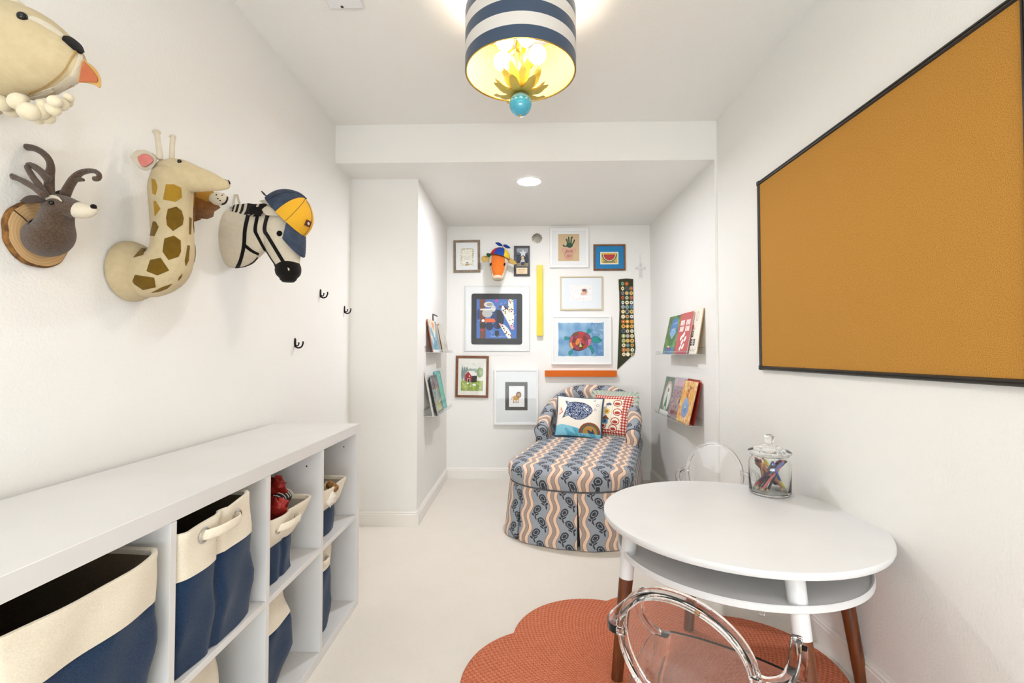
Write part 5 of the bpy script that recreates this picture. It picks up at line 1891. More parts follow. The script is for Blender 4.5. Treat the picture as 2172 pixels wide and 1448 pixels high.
# 7 watermelon
cv = Canvas(.165, .11, '#f2f0e6', .0014, 4)
cv.rect(.008, .008, .157, .102, '#e2b84a')
def arc(cx, cy, r, n=30): return [(cx + r * math.cos(PI + PI * k / n), cy + r * math.sin(PI + PI * k / n)) for k in range(n + 1)]
cv.poly(arc(.083, .088, .068), '#2f6b3d'); cv.poly(arc(.083, .088, .059), '#e9e6c9'); cv.poly(arc(.083, .088, .053), '#c03a38')
for x, y in ((.055, .075), (.07, .06), (.085, .078), (.10, .06), (.112, .076), (.083, .048), (.062, .058), (.098, .045)):
    cv.ell(x, y, .0022, .0035, '#3b2020')
cv.rect(.030, .012, .136, .026, '#8b7d5a')
for k in range(17):
    cv.rect(.033 + k * .006, .014, .036 + k * .006, .024, '#d2c48c' if k % 3 else '#57503a')
frame_piece('framed_picture', 'brown wooden frame with a watermelon slice print on a bright blue mat', (1259, 518, 1327, 573), 3.6, .018, mat('walnut_frame', '#7c5533', .45, var=(30, '#6a4426', .4, .6)), mat('blue_mat', '#1f7fb8', .8), (1273.5, 534, 1312, 560), cv)
# 8 baby card
cv = Canvas(.195, .14, '#f4f2f0', .0016, 5)
rs = random.Random(8)
for k in range(190):
    x, y = rs.uniform(.003, .192), rs.uniform(.003, .137)
    if .022 < x < .172 and .024 < y < .116:
        continue
    cv.ell(x, y, .0018, .0018, rs.choice(['#e59a94', '#e8b49a', '#c9a0b4', '#d97c74', '#e6c28c']))
cv.rect(.095, .042, .165, .108, '#e9e4e2'); cv.ell(.134, .076, .022, .024, '#d9a48c'); cv.ell(.130, .092, .022, .013, '#7a5340'); cv.ell(.143, .074, .002, .003, '#5a3a2e'); cv.ell(.115, .060, .018, .012, '#e0b09a')
for k, y in enumerate((.096, .082, .068)):
    scrib(cv, .032, .084, y, .005, '#d8b9b4', k, .0012)
frame_piece('framed_picture', 'thin champagne frame with a baby announcement card ringed by pink confetti', (1188, 586, 1279, 657), 2.6, .018, mat('champagne_metal', '#cdbf9f', .35, .35), mat('cool_mat', '#e9ecef', .85), (1209, 604, 1255, 637), cv)
# 9 turtle
cv = Canvas(.42, .313, '#6f9cc4', .0022, 6)
f, f2 = cv.field(28, 11), cv.field(70, 12)
cv.c[:] = 0
a, b2, c = np.array(lin('#4f86b8')), np.array(lin('#9cc0d8')), np.array(lin('#3a6ba6'))
mixv = np.clip(f * 1.1 + .25 * f2 - .1, 0, 1)[..., None]
cv.c[:] = a * (1 - mixv) + b2 * mixv
cv.c[:] = np.where((cv.X[..., None] > .3) & (f2[..., None] > .4), cv.c * .55 + c * .45, cv.c)
edge = (cv.X < .003 + .006 * f2) | (cv.X > .417 - .006 * f2) | (cv.Y < .003 + .006 * f2) | (cv.Y > .310 - .008 * f2)
cv.put(edge, '#eef1f3')
k_ = .42 / 425
def T_(x, y): return ((x - 182) * k_, (1220 - y) * k_)
TEAL = '#1f8f8c'
for pts in ([(445, 1010), (455, 970), (475, 965), (486, 985), (470, 1005), (445, 1015)], [(245, 1035), (270, 1038), (300, 1045), (300, 1065), (270, 1062), (245, 1068)], [(455, 1125), (490, 1115), (505, 1150), (508, 1185), (495, 1192), (480, 1155)], [(315, 1155), (280, 1175), (282, 1200), (300, 1205), (320, 1180)], [(485, 1050), (520, 1032), (555, 1040), (585, 1072), (550, 1095), (515, 1092), (488, 1078)]):
    P = [T_(*p) for p in pts]
    cv.poly(P, TEAL); cv.line(P + [P[0]], .0022, '#123a3c')
shell = [T_(*p) for p in smooth_path([(300, 1040), (330, 1005), (380, 990), (430, 1000), (470, 1025), (487, 1065), (478, 1105), (440, 1140), (390, 1165), (340, 1162), (305, 1140), (290, 1100), (300, 1040)], 5)]
sm0 = cv.pmask(shell)
ang_ = np.arctan2(cv.Y - T_(385, 1090)[1], cv.X - T_(385, 1090)[0])
rad2 = np.hypot((cv.X - T_(385, 1090)[0]), (cv.Y - T_(385, 1090)[1]))
pal = ['#d9902e', '#7a3328', '#c23a3e', '#5b2340', '#e07a2e', '#8a3b30', '#d8708a', '#b53a2c', '#e0b060', '#7a4a28', '#b8cc6a', '#5a2a3c', '#d95b4e', '#9a3c50', '#e6a85a', '#6d2c28', '#c9506a', '#e28a3a']
sec = ((ang_ + PI) / (2 * PI) * 9).astype(int)
lay = (rad2 > .042).astype(int) + (rad2 > .072).astype(int)
for s_i in range(10):
    for l_i in range(3):
        cv.put(sm0 & (sec == s_i) & (lay == l_i), pal[(s_i * 5 + l_i * 7 + s_i * l_i) % len(pal)])
fr2 = ((ang_ + PI) / (2 * PI) * 9) % 1
cv.put(sm0 & ((np.abs(fr2 - .5) > .485) | (np.abs(rad2 - .042) < .0014) | (np.abs(rad2 - .072) < .0012)), '#3a1c20')
cv.ell(*T_(388, 1090), .009, .009, '#a07aa0'); cv.line(shell, .0024, '#3a1c20'); cv.line([T_(555, 1062), T_(572, 1066)], .003, '#0d2a2c')
frame_piece('framed_picture', 'white frame with a patchwork sea turtle painted on blue watercolour', (1170, 669, 1297, 773), 4.2, .028, M_WFR, M_MATB, (1183, 682.5, 1282.5, 756.5), cv)
# 14 barn
cv = Canvas(.20, .25, '#e6e4da', .0017, 7)
f = cv.field(60, 9)
cv.put((cv.Y > .17) & (f > .6), '#d7dad4')
k2 = .20 / 243
def B_(x, y): return ((x - 505) * k2, (975 - y) * k2)
for x in (520, 545, 570):
    cv.ell(B_(x, 0)[0], B_(0, 790)[1], .011, .062, '#7d8f86')
cv.ell(*B_(610, 755), .03, .02, '#9fa9a2'); cv.ell(*B_(655, 755), .025, .02, '#aab3ac')
cv.ell(*B_(712, 775), .030, .045, '#8fa678'); cv.ell(*B_(725, 760), .02, .03, '#a9b98c')
cv.put((cv.Y < B_(0, 868)[1] + .006 * f), '#a9b75a'); cv.put((cv.Y < B_(0, 868)[1] + .006 * f) & (f > .55), '#8ba548'); cv.put((cv.Y < B_(0, 868)[1]) & (f < .25), '#c3c77a')
cv.poly([B_(550, 795), B_(585, 762), B_(622, 810), B_(620, 880), B_(550, 872)], '#a5252b')
cv.poly([B_(585, 758), B_(650, 762), B_(683, 808), B_(622, 812)], '#eceae6'); cv.poly([B_(622, 812), B_(680, 808), B_(678, 880), B_(620, 882)], '#3a3436')
cv.line([B_(548, 797), B_(585, 760), B_(623, 812)], .003, '#efece6'); cv.rect(*B_(575, 880), *B_(605, 840), '#efece6'); cv.rect(*B_(580, 880), *B_(600, 845), '#3a2420'); cv.ell(*B_(597, 815), .004, .008, '#efece6')
cv.ell(*B_(652, 908), .016, .011, '#f2f0ea'); cv.ell(*B_(580, 893), .010, .007, '#efece6'); cv.ell(*B_(610, 925), .006, .005, '#efece6'); cv.ell(*B_(715, 940), .006, .005, '#efece6')
for k in range(12):
    cv.line([(.01 + k * .0165, .006), (.01 + k * .0165, .018)], .0022, '#8b8a6a')
cv.line([(0, .013), (.2, .013)], .0016, '#9a976f')
frame_piece('framed_picture', 'brown wooden frame with a red barn and sheep in a green field', (966.5, 754.5, 1036, 843), 5, .02, mat('chestnut_frame', '#7c4a26', .4, var=(30, '#6b3d1d', .4, .6)), mat('cream_mat', '#ebe6dc', .85), (977.8, 769.5, 1024.6, 828.8), cv, rot=.016)
# 15 lion drawing
cv = Canvas(.20, .252, '#57524a', .002, 8)
cv.speck(cv.X > 0, '#4e4942', .25)
cv.rect(.034, .030, .172, .216, '#f1f1f0')
LB, LM = '#c98f2c', '#6b3d1c'
cv.ell(.098, .112, .030, .020, LB)
for x in (.076, .090, .104, .118):
    cv.line([(x, .10), (x - .002, .070)], .0075, '#d0a04a'); cv.ell(x - .002, .068, .005, .004, '#8a5a24')
cv.line([(.072, .115), (.062, .125), (.060, .105)], .003, LB); cv.ell(.060, .101, .004, .006, LM)
cv.ell(.121, .138, .024, .027, LM); cv.ell(.122, .136, .014, .016, '#d0a04a'); cv.ell(.122, .128, .006, .005, '#4a2a1a'); cv.ell(.116, .142, .002, .003, '#201510'); cv.ell(.128, .142, .002, .003, '#201510')
scrib(cv, .095, .112, .045, .003, '#9a9a98', 1, .001)
frame_piece('framed_picture', 'tall white frame with a small cartoon lion on a dark grey mat', (1048, 782, 1142, 901), 4.6, .028, M_WFR, mat('pale_grey_mat', '#e6e7e7', .85), (1071.5, 810, 1119, 870), cv)
# 13 acrylic box with patterned scarf
AY = YB - .030
a, c = ony(985, 607, AY), ony(1124, 746, AY)
cx, cz = (a.x + c.x) / 2, (a.z + c.z) / 2
sc_ = thing('framed_scarf', 'clear acrylic box frame holding a black-bordered scarf with a blue print of rounded shapes', 'picture', (cx, YW, cz), (0, .004, 0), 'framed pictures on the back wall')
hw, hh = abs(c.x - a.x) / 2, abs(a.z - c.z) / 2
MB().box((-hw + .008, -.008, -hh + .008), (hw - .008, -.001, hh - .008)).build('mat_board', mat('bright_mat', '#eeeeed', .85), sc_, world=False, smooth=False)
mb = MB()
mb.rings([[(-hw, y, -hh), (hw, y, -hh), (hw, y, hh), (-hw, y, hh)] for y in (0, -.030)], cap0=False, cap1=True)
mb.rings([[(-hw + .004, y, -hh + .004), (hw - .004, y, -hh + .004), (hw - .004, y, hh - .004), (-hw + .004, y, hh - .004)] for y in (0, -.0265)], cap0=False, cap1=True)
mb.build('acrylic_cover', M_GLZ, sc_, world=False, smooth=False)
M_AED = mat('acrylic_edge', '#c9cccc', .2)
mb = MB()
rk = .0012
for (p_, q_) in (((-hw, -hh), (hw, -hh)), ((hw, -hh), (hw, hh)), ((hw, hh), (-hw, hh)), ((-hw, hh), (-hw, -hh))):
    mb.sweep([(p_[0], -.030, p_[1]), (q_[0], -.030, q_[1])], rk, 6, ends=False)
mb.build('cover_edge', M_AED, sc_, world=False)
cv = Canvas(.455, .455, '#1c1b1f', .0022, 9)
cnr = .022
kx = .455 / 545
def K_(x, y): return ((x - 305) * kx, (1300 - y) * kx)
x0_, y0_ = K_(360, 1235); x1_, y1_ = K_(790, 815)
cv.rect(x0_, y0_, x1_, y1_, '#3f6cb4')
inr = (cv.X > x0_) & (cv.X < x1_) & (cv.Y > y0_) & (cv.Y < y1_)
def kp(pts, col): cv.put(cv.pmask([K_(*p) for p in pts]) & inr, col)
def ke(x, y, rx, ry, col, ang=0):
    keep = cv.c.copy(); cv.ell(*K_(x, y), rx * kx, ry * kx, col, ang); cv.c[~inr] = keep[~inr]
kp([(392, 815), (455, 815), (460, 1235), (398, 1235)], '#6b3a26')
for q_ in range(4):
    cv.line([K_(400 + q_ * 16, 830), K_(404 + q_ * 16, 1230)], .0016, '#55291a')
ke(585, 1030, 70, 105, '#151b2e'); ke(500, 1100, 40, 50, '#1b2744'); ke(380, 980, 16, 60, '#223a72')
for q_ in range(16):
    cv.put(inr & (np.abs(cv.X - K_(525 + q_ * 8, 0)[0]) < .0007) & (np.hypot((cv.X - K_(585, 0)[0]) / (70 * kx), (cv.Y - K_(0, 1030)[1]) / (105 * kx)) < 1), '#3a5a9c')
ke(475, 965, 55, 45, '#b9b8b2'); ke(490, 872, 52, 30, '#d3d1ca'); ke(500, 872, 34, 18, '#9a958c'); ke(540, 915, 26, 34, '#c9c8c2'); kp([(400, 918), (560, 912), (560, 932), (400, 934)], '#dcdad4')
kp([(455, 1022), (550, 1025), (565, 1055), (545, 1064), (455, 1062)], '#e0642c'); ke(432, 1045, 16, 15, '#efece6'); ke(430, 1098, 36, 32, '#23211f'); kp([(400, 1135), (450, 1132), (440, 1160), (405, 1158)], '#a3282c')
kp([(700, 815), (752, 815), (758, 930), (762, 1010), (700, 930)], '#efe6d4'); kp([(640, 880), (700, 930), (765, 1000), (755, 1100), (735, 1130), (640, 960), (625, 920)], '#efe9dc'); kp([(705, 1080), (765, 1120), (760, 1140), (735, 1140)], '#e2a0a6')
kp([(600, 1075), (660, 1090), (700, 1130), (730, 1180), (730, 1235), (700, 1235), (650, 1160)], '#efe9dc'); kp([(598, 1070), (640, 1085), (620, 1110)], '#e2a0a6')
rs = random.Random(3)
gm = cv.pmask([K_(*p) for p in [(640, 880), (700, 815), (755, 815), (765, 1000), (755, 1100), (735, 1100), (640, 960)]]) | cv.pmask([K_(*p) for p in [(625, 1085), (700, 1130), (730, 1180), (730, 1235), (700, 1235), (650, 1160)]])
for q_ in range(90):
    x, y = rs.uniform(620, 770), rs.uniform(815, 1235)
    if gm[min(cv.ny - 1, max(0, int(K_(0, y)[1] / .455 * cv.ny))), min(cv.nx - 1, max(0, int(K_(x, 0)[0] / .455 * cv.nx)))]:
        ke(x, y, rs.uniform(4, 9), rs.uniform(4, 9), rs.choice(['#6b3a26', '#8a5230', '#2a2320']))
ke(612, 898, 15, 15, '#4a2a24'); kp([(640, 870), (700, 915), (670, 925)], '#23242c'); ke(575, 832, 18, 18, '#b0489a'); kp([(560, 1150), (600, 1150), (605, 1205), (580, 1225), (558, 1205)], '#12141c')
for q_ in range(5):
    cv.line([K_(505 + q_ * 38, 1218), K_(520 + q_ * 38, 1205), K_(540 + q_ * 38, 1222)], .0018, '#cfd8e4')
for x, y in ((520, 980), (380, 1050), (520, 1180), (505, 1165), (615, 870), (530, 1080), (770, 990), (660, 860)):
    cv.line([K_(x, y), K_(x + 18, y - 14)], .0018, '#dfe6ee')
corner = np.zeros(cv.X.shape, bool)
def scarf(x, y):
    # rounded, slightly puckered square of silk
    w_ = .455
    cx_, cy_ = x - w_ / 2, y - w_ / 2
    r_ = .020
    ox, oy = np.maximum(np.abs(cx_) - (w_ / 2 - r_), 0), np.maximum(np.abs(cy_) - (w_ / 2 - r_), 0)
    d = np.hypot(ox, oy)
    s_ = np.where(d > r_, r_ / np.maximum(d, 1e-9), 1.0)
    nx_ = np.sign(cx_) * (np.abs(cx_) - ox + ox * s_)
    ny_ = np.sign(cy_) * (np.abs(cy_) - oy + oy * s_)
    return np.stack([nx_ - .0035, -.0105 - .0016 * np.sin(19 * x + 11 * y) ** 2, ny_ + .001], 1)
cv.build('scarf', scarf, mat_attr('printed_silk', .32), sc_, world=False, smooth=True)

# yellow and orange bars
M_YB, M_OB = mat('yellow_lacquer', '#dccb2c', .25, coat=.3), mat('orange_lacquer', '#d2640c', .45, spec=.25)
for nm, lab, bx, mm, dp in (('wall_bar', 'glossy yellow vertical bar mounted beside the scarf frame', (1138.5, 562, 1151.5, 712), M_YB, .045), ('wall_bar', 'orange horizontal bar mounted above the chaise longue', (1156, 785.5, 1308.5, 799), M_OB, .045)):
    yf = YB - dp
    a, c = ony(bx[0], bx[1], yf), ony(bx[2], bx[3], yf)
    cx, cz = (a.x + c.x) / 2, (a.z + c.z) / 2
    t = thing(nm, lab, 'wall decoration', (cx, YW, cz))
    hw, hh = abs(c.x - a.x) / 2, abs(a.z - c.z) / 2
    MB().box((-hw, -dp, -hh), (hw, 0, hh)).build('body', mm, t, world=False, bevel=.0015)

# scallop shell
shp = ony(1139, 504, YB - .012)
sh_ = thing('scallop_shell', 'small silver scallop shell ornament near the top of the back wall', 'ornament', (shp.x, YW, shp.z))
R = []
for i in range(8):
    t_ = i / 7
    row = []
    for k in range(96):
        w = 2 * PI * k / 96
        up = max(0, math.sin(w))
        rad = .047 * (1 + .045 * math.cos(13 * w) * (1 - up ** 3)) * (1 - .12 * up)
        rib = .0016 * math.cos(26 * (w + PI / 2) / 2) * (1 - up ** 2) * math.sin(PI * min(1, t_))
        row.append((rad * math.cos(w) * (1 - t_ * .97), -.001 - .016 * math.sin(PI / 2 * t_) - rib * 1.4, rad * math.sin(w) * (1 - t_ * .97) + .026 * t_))
    R.append(row)
M_SIL = mat('antique_silver', '#a8a49a', .3, .9, nb=(150, .4, .001))
MB().rings(R, cap0=True).build('shell', M_SIL, sh_, world=False, ang=60)
MB().ell((0, -.016, .030), (.011, .004, .007)).build('hinge', mat('dark_silver', '#77736a', .4, .9), sh_, world=False)
MB().sweep(smooth_path([(-.024, -.014, .018), (0, -.018, .010), (.024, -.014, .018)], 6), .0022, 8).build('rim_bead', mat('dark_silver'), sh_, world=False)

# glass cross
cp = ony(1358.5, 569, YB - .008)
cr_ = thing('glass_cross', 'small clear beaded glass cross hanging from a thread on the back wall', 'cross', (cp.x, YW, cp.z))
M_CRY = mat('cut_glass', '#dedbd8', .08, .15)
mb = MB()
def cross_ring(pts):
    mb.sweep([(x, -.008, z) for x, z in pts], .0014, 8, loop=True)
cross_ring([(-.011, .012), (-.011, .046), (.011, .046), (.011, .012), (.046, .012), (.046, -.010), (.011, -.010), (.011, -.088), (-.011, -.088), (-.011, -.010), (-.046, -.010), (-.046, .012)])
mb.build('outline', M_CRY, cr_, world=False)
mb = MB()
for x, z in [(0, .036), (0, .020), (0, .001), (0, -.018), (0, -.036), (0, -.054), (0, -.072), (-.020, .001), (-.036, .001), (.020, .001), (.036, .001)]:
    mb.ell((x, -.008, z), (.0058, .004, .0058), seg=8, rng=6)
o = mb.build('bead', M_CRY, cr_, world=False, ang=10); o['kind'] = 'stuff'
MB().sweep([(0, -.008, .047), (-.003, -.004, .090), (-.001, -.003, .128)], .0008, 6).build('thread', mat('clear_thread', '#bdb9b2', .5), cr_, world=False)

# merit badge sash
SYf = YB - .006
def sz(x, y): return (1140 + x / 4.26, 470 + y / 4.26)
sp0 = ony(*sz(800, 520), SYf)
sash = thing('badge_sash', 'dark green sash covered with rows of small round embroidered badges', 'sash', (sp0.x, YW, sp0.z))
F_SASH = mat('olive_cotton', '#3b3d26', .9, nb=(300, .4, .001), var=(20, '#333621', .4, .6))
out = [(735, 520), (800, 513), (865, 518), (866, 800), (874, 1000), (886, 1140), (878, 1190), (722, 1336), (731, 1100), (742, 800), (740, 640)]
fr0 = [ony(*sz(*p), SYf) for p in out]
mb = MB(); mb.add([(p.x, YB - .001, p.z) for p in fr0] + [(p.x, YB - .0055, p.z) for p in fr0], [tuple(range(len(out) - 1, -1, -1)), tuple(range(len(out), 2 * len(out)))] + [(i, (i + 1) % len(out), len(out) + (i + 1) % len(out), len(out) + i) for i in range(len(out))])
mb.build('band', F_SASH, sash, smooth=False)
fl_ = [ony(*sz(*p), SYf) for p in [(733, 522), (748, 522), (745, 625), (737, 628)]]
mb = MB(); mb.add([(p.x, YB - .0054, p.z) for p in fl_] + [(p.x, YB - .010, p.z) for p in fl_], [(3, 2, 1, 0), (4, 5, 6, 7), (0, 1, 5, 4), (1, 2, 6, 5), (2, 3, 7, 6), (3, 0, 4, 7)])
mb.build('fold', F_SASH, sash, smooth=False)
ys_ = [560, 603, 645, 687, 730, 770, 812, 857, 902, 945, 988, 1032, 1075, 1116, 1158, 1198]
rims = ['#4b6b45', '#b8892e', '#c9b04a', '#6d7f8c', '#8a9a6a', '#cfc7a6', '#a35a2e', '#5f7fa6']
bgs = ['#8fb49a', '#d9b86a', '#e6dfc9', '#c4562e', '#9fc0cf', '#3b4a5c', '#e0a04a', '#c9ccb0', '#efe6cf', '#6b8f9c', '#2e2c28']
ems = ['#2e4a3a', '#7a2a1e', '#efe9d8', '#23303f', '#5a3b22', '#c9a23a', '#38536e']
fixed = {(0, 0): (0, 0, 0), (0, 1): (6, 3, 5), (3, 0): (6, 3, 0), (8, 0): (1, 3, 2), (8, 1): (1, 6, 2), (8, 2): (1, 6, 5), (9, 1): (1, 6, 2), (9, 2): (1, 1, 4)}
rs = random.Random(21)
for r_, y in enumerate(ys_):
    for c_ in range(2 if r_ == 0 else 3):
        x = (769 if c_ == 0 else 806 if c_ == 1 else 846) + 12 * (y - 560) / 640
        i1, i2, i3 = fixed.get((r_, c_), (rs.randrange(8), rs.randrange(11), rs.randrange(7)))
        p = ony(*sz(x, y), YB - .008)
        R_ = .0178 * (.80 if c_ == 0 and r_ < 5 else 1)
        mb = MB()
        R = []
        for rr, yy in ((1, -.0056), (1, -.0078), (.82, -.0082), (.80, -.0074)):
            R.append([(p.x + .0178 * (R_ / .0178) * rr * math.cos(w), YB + yy, p.z + .0185 * rr * math.sin(w)) for w in [2 * PI * k / 20 for k in range(20)]])
        mb.rings(R, 0, cap0=False, cap1=False)
        mb.poly([(a_[0], a_[1] - .0, a_[2]) for a_ in R[-1]], 1)
        n_ = rs.choice([3, 4, 5, 8]); ph = rs.random() * 6
        pts = []
        for k in range(2 * n_):
            q_ = .0088 if k % 2 == 0 else .0042
            pts.append((p.x + q_ * math.cos(ph + k * PI / n_) * .9, YB - .0080, p.z + q_ * math.sin(ph + k * PI / n_)))
        mb.poly(pts, 2)
        mb.build('merit_badge', [mat('badge_rim_%s' % rims[i1][1:], rims[i1], .8), mat('badge_cloth_%s' % bgs[i2][1:], bgs[i2], .8), mat('badge_thread_%s' % ems[i3][1:], ems[i3], .8)], sash, smooth=False, recalc=False)

# cow head
CYc = 4.08
cow = thing('cow_head', 'orange and white felt cow head with tan ears on the back wall', 'wall decoration', (ony(1057, 556, CYc).x, YW, 1.9))
x0 = cow.location.x
F_COW = felt('orange_felt', '#d9722a', '#cf6b24')
prof_ = smooth_path([(4.252, 1.925, .060, .060), (4.21, 1.93, .080, .078), (4.15, 1.925, .088, .082), (4.09, 1.885, .083, .074), (4.05, 1.825, .066, .060), (4.03, 1.775, .054, .052), (4.015, 1.748, .050, .044), (4.01, 1.735, .040, .03)], 10)
P = [Vector((x0, p[0], p[1])) for p in prof_]
mb = MB()
R = []
for i, p in enumerate(P):
    t_ = (P[min(i + 1, len(P) - 1)] - P[max(i - 1, 0)]).normalized()
    a_ = Vector((1, 0, 0)); b_2 = t_.cross(a_)
    R.append([p + a_ * prof_[i][2] * math.cos(w) + b_2 * prof_[i][3] * math.sin(w) for w in [2 * PI * k / 120 for k in range(120)]])
mb.rings(R, 1)
for i, f_ in enumerate(mb.f):
    ring_i = i // 120
    c = sum((Vector(mb.v[j]) for j in f_), Vector()) / len(f_)
    wid = .044 + .016 * math.sin(ring_i / len(P) * PI)
    cen = P[min(ring_i, len(P) - 1)]
    nrm = (c - cen)
    front = nrm.y * .7 < -.02 + 0 or nrm.z > .03
    if abs(c.x - x0) < wid * .98 and front and 12 < ring_i < len(P) - 11:
        mb.mi[i] = 0
mb.build('head', [F_COW, F_WHITE], cow, ang=80)
cb = bvh_of([cow.children[0]])
for u, v in ((1041, 560), (1070, 560)):
    patch('eye', cb, [(u - 2, v + 3.5), (u + .5, v + 3.8), (u + 2.2, v), (u + 1.5, v - 3.8), (u - 1.5, v - 1)], CYc, F_BLACK, cow, dens=2, n=2)
for u, v in ((1048, 588), (1061, 588.5)):
    patch('nostril', cb, [(u + 2.4 * math.cos(k), v + 3.2 * math.sin(k)) for k in [PI / 4 * q for q in range(8)]], CYc, felt('peach_felt', '#e6bd96'), cow, dens=2, n=2)
F_EAR = felt('tan_felt', '#c9a860', '#bd9c54')
for pts in ([(1020.5, 549), (1024, 543), (1031, 542.5), (1038, 546), (1037, 552), (1031, 555), (1024, 556)], [(1078, 548), (1083, 547), (1090, 551), (1096, 558), (1091, 561), (1083, 559), (1078, 555)]):
    mb = MB(); leafpx(mb, pts, 4.13, .016, bend=.004); mb.build('ear', F_EAR, cow, ang=70)
MB().lathe([(0, 0), (.075, 0), (.078, .006), (.07, .014), (0, .014)], (0, 0, 0), 40, T=Matrix.Translation((x0, YB - .0006, 1.925)) @ Matrix.Rotation(PI / 2, 4, 'X')).build('mount', F_WHITE, cow)
# propeller beanie
bo = Vector((ony(1060, 546, 4.11).x, 4.11, ony(1060, 546, 4.11).z))
bean = thing('propeller_cap', 'red, blue and yellow propeller cap worn by the cow head', 'cap', bo)
T_b = Matrix.Translation(bo) @ Matrix.Rotation(math.radians(16), 4, 'Y') @ Matrix.Rotation(math.radians(-4), 4, 'X')
mb = MB()
R = []
for i in range(10):
    a_ = PI / 2 * i / 9
    R.append([T_b @ Vector((.088 * math.cos(a_) * math.cos(w), .088 * math.cos(a_) * math.sin(w), .088 * math.sin(a_))) for w in [2 * PI * (k + .5) / 36 for k in range(36)]])
mb.rings(R, 0, cap0=False)
for i in range(len(mb.f) - 1):
    q_ = i % 36
    mb.mi[i] = 1 if q_ < 3 else 0 if q_ < 14 else 3 if q_ < 17 else 1 if q_ < 23 else 2 if q_ < 29 else 4 if q_ < 34 else 1
mats_ = [mat('cap_blue', '#173f8f', .8), mat('cap_yellow', '#e2c026', .8), mat('cap_red', '#b5222a', .8), mat('cap_green', '#2f6b45', .8), mat('cap_red', '#b5222a', .8), mat('cap_blue', '#173f8f', .8)]
mb.build('crown', [mats_[3], mats_[2], mats_[0], mats_[3], mats_[1]], bean, ang=60)
mb = MB()
vis = []
for k in range(17):
    ph = math.radians(150 + 60 * k / 16)
    for rr in (0,):
        vis.append(ph)
R = [[T_b @ Vector(((.084 + e) * math.cos(ph), (.084 + e) * math.sin(ph), .002 - e * .2)) for ph in vis] for e in (0, .02, .036)]
R += [[p + Vector((0, 0, -.003)) for p in r_] for r_ in R[::-1]]
mb.rings(R, closed=False); mb.build('brim', mat('cap_green'), bean)
topb = T_b @ Vector((0, 0, .089))
MB().sweep([topb - Vector((0, 0, .004)), topb + Vector((.002, 0, .016))], .003, 8).build('spindle', mat('cap_red'), bean)
mb = MB()
for s_ in (-1, 1):
    R = []
    for q_ in range(9):
        t_ = q_ / 8
        hw_ = .0145 * math.sin(PI * (.10 + .88 * t_)) + .002
        c = topb + Vector((.002 + s_ * (.004 + .062 * t_), -s_ * .010 * t_, .016 - s_ * .024 * t_ + .006))
        R.append([c + Vector((0, -hw_ * .6, hw_ * .8)), c + Vector((0, .002, .0)), c + Vector((0, hw_ * .6, -hw_ * .8)), c + Vector((0, -.002, 0))])
    mbb = MB(); mbb.rings(R); mbb.build('propeller_blade', mat('cap_blue'), bean)

# =================================================================== CLEAR LEDGES AND BOOKS ON THE SIDE WALLS
def ledge(side, y0, y1, z, label):
    xw = (XRN - .0006) if side > 0 else (XN + .0006)
    s_ = -side
    t = thing('acrylic_ledge', label, 'shelf', (xw, (y0 + y1) / 2, z), group='clear ledges in the nook')
    def bx(a, b2, za, zb):
        xa, xb = sorted((xw + s_ * a, xw + s_ * b2))
        return (xa, y0, za), (xb, y1, zb)
    MB().box(*bx(0, .003, z, z + .045)).build('back_plate', M_GLZ, t, smooth=False)
    MB().box(*bx(.003, .098, z, z + .003)).build('base_plate', M_GLZ, t, smooth=False)
    MB().box(*bx(.098, .101, z, z + .022)).build('front_lip', M_GLZ, t, smooth=False)
    mb = MB()
    for (a, zz) in ((.1, z), (.1, z + .022), (.0015, z + .045)):
        mb.sweep([(xw + s_ * a, y0, zz), (xw + s_ * a, y1, zz)], .0011, 6, ends=False)
    for yy in (y0, y1):
        mb.sweep([(xw + s_ * .0015, yy, z + .045), (xw + s_ * .0015, yy, z), (xw + s_ * .1, yy, z), (xw + s_ * .1, yy, z + .022)], .0011, 6, ends=False)
    mb.build('polished_edge', M_AED, t)
    return t
ledge(1, 2.98, 3.72, 1.103, 'clear acrylic ledge, upper on the right nook wall, holding a green and a red book')
ledge(1, 3.03, 3.76, .652, 'clear acrylic ledge, lower on the right nook wall')
ledge(-1, 3.30, 3.94, 1.116, 'clear acrylic ledge, upper on the left nook wall')
ledge(-1, 3.27, 3.92, .676, 'clear acrylic ledge, lower on the left nook wall')

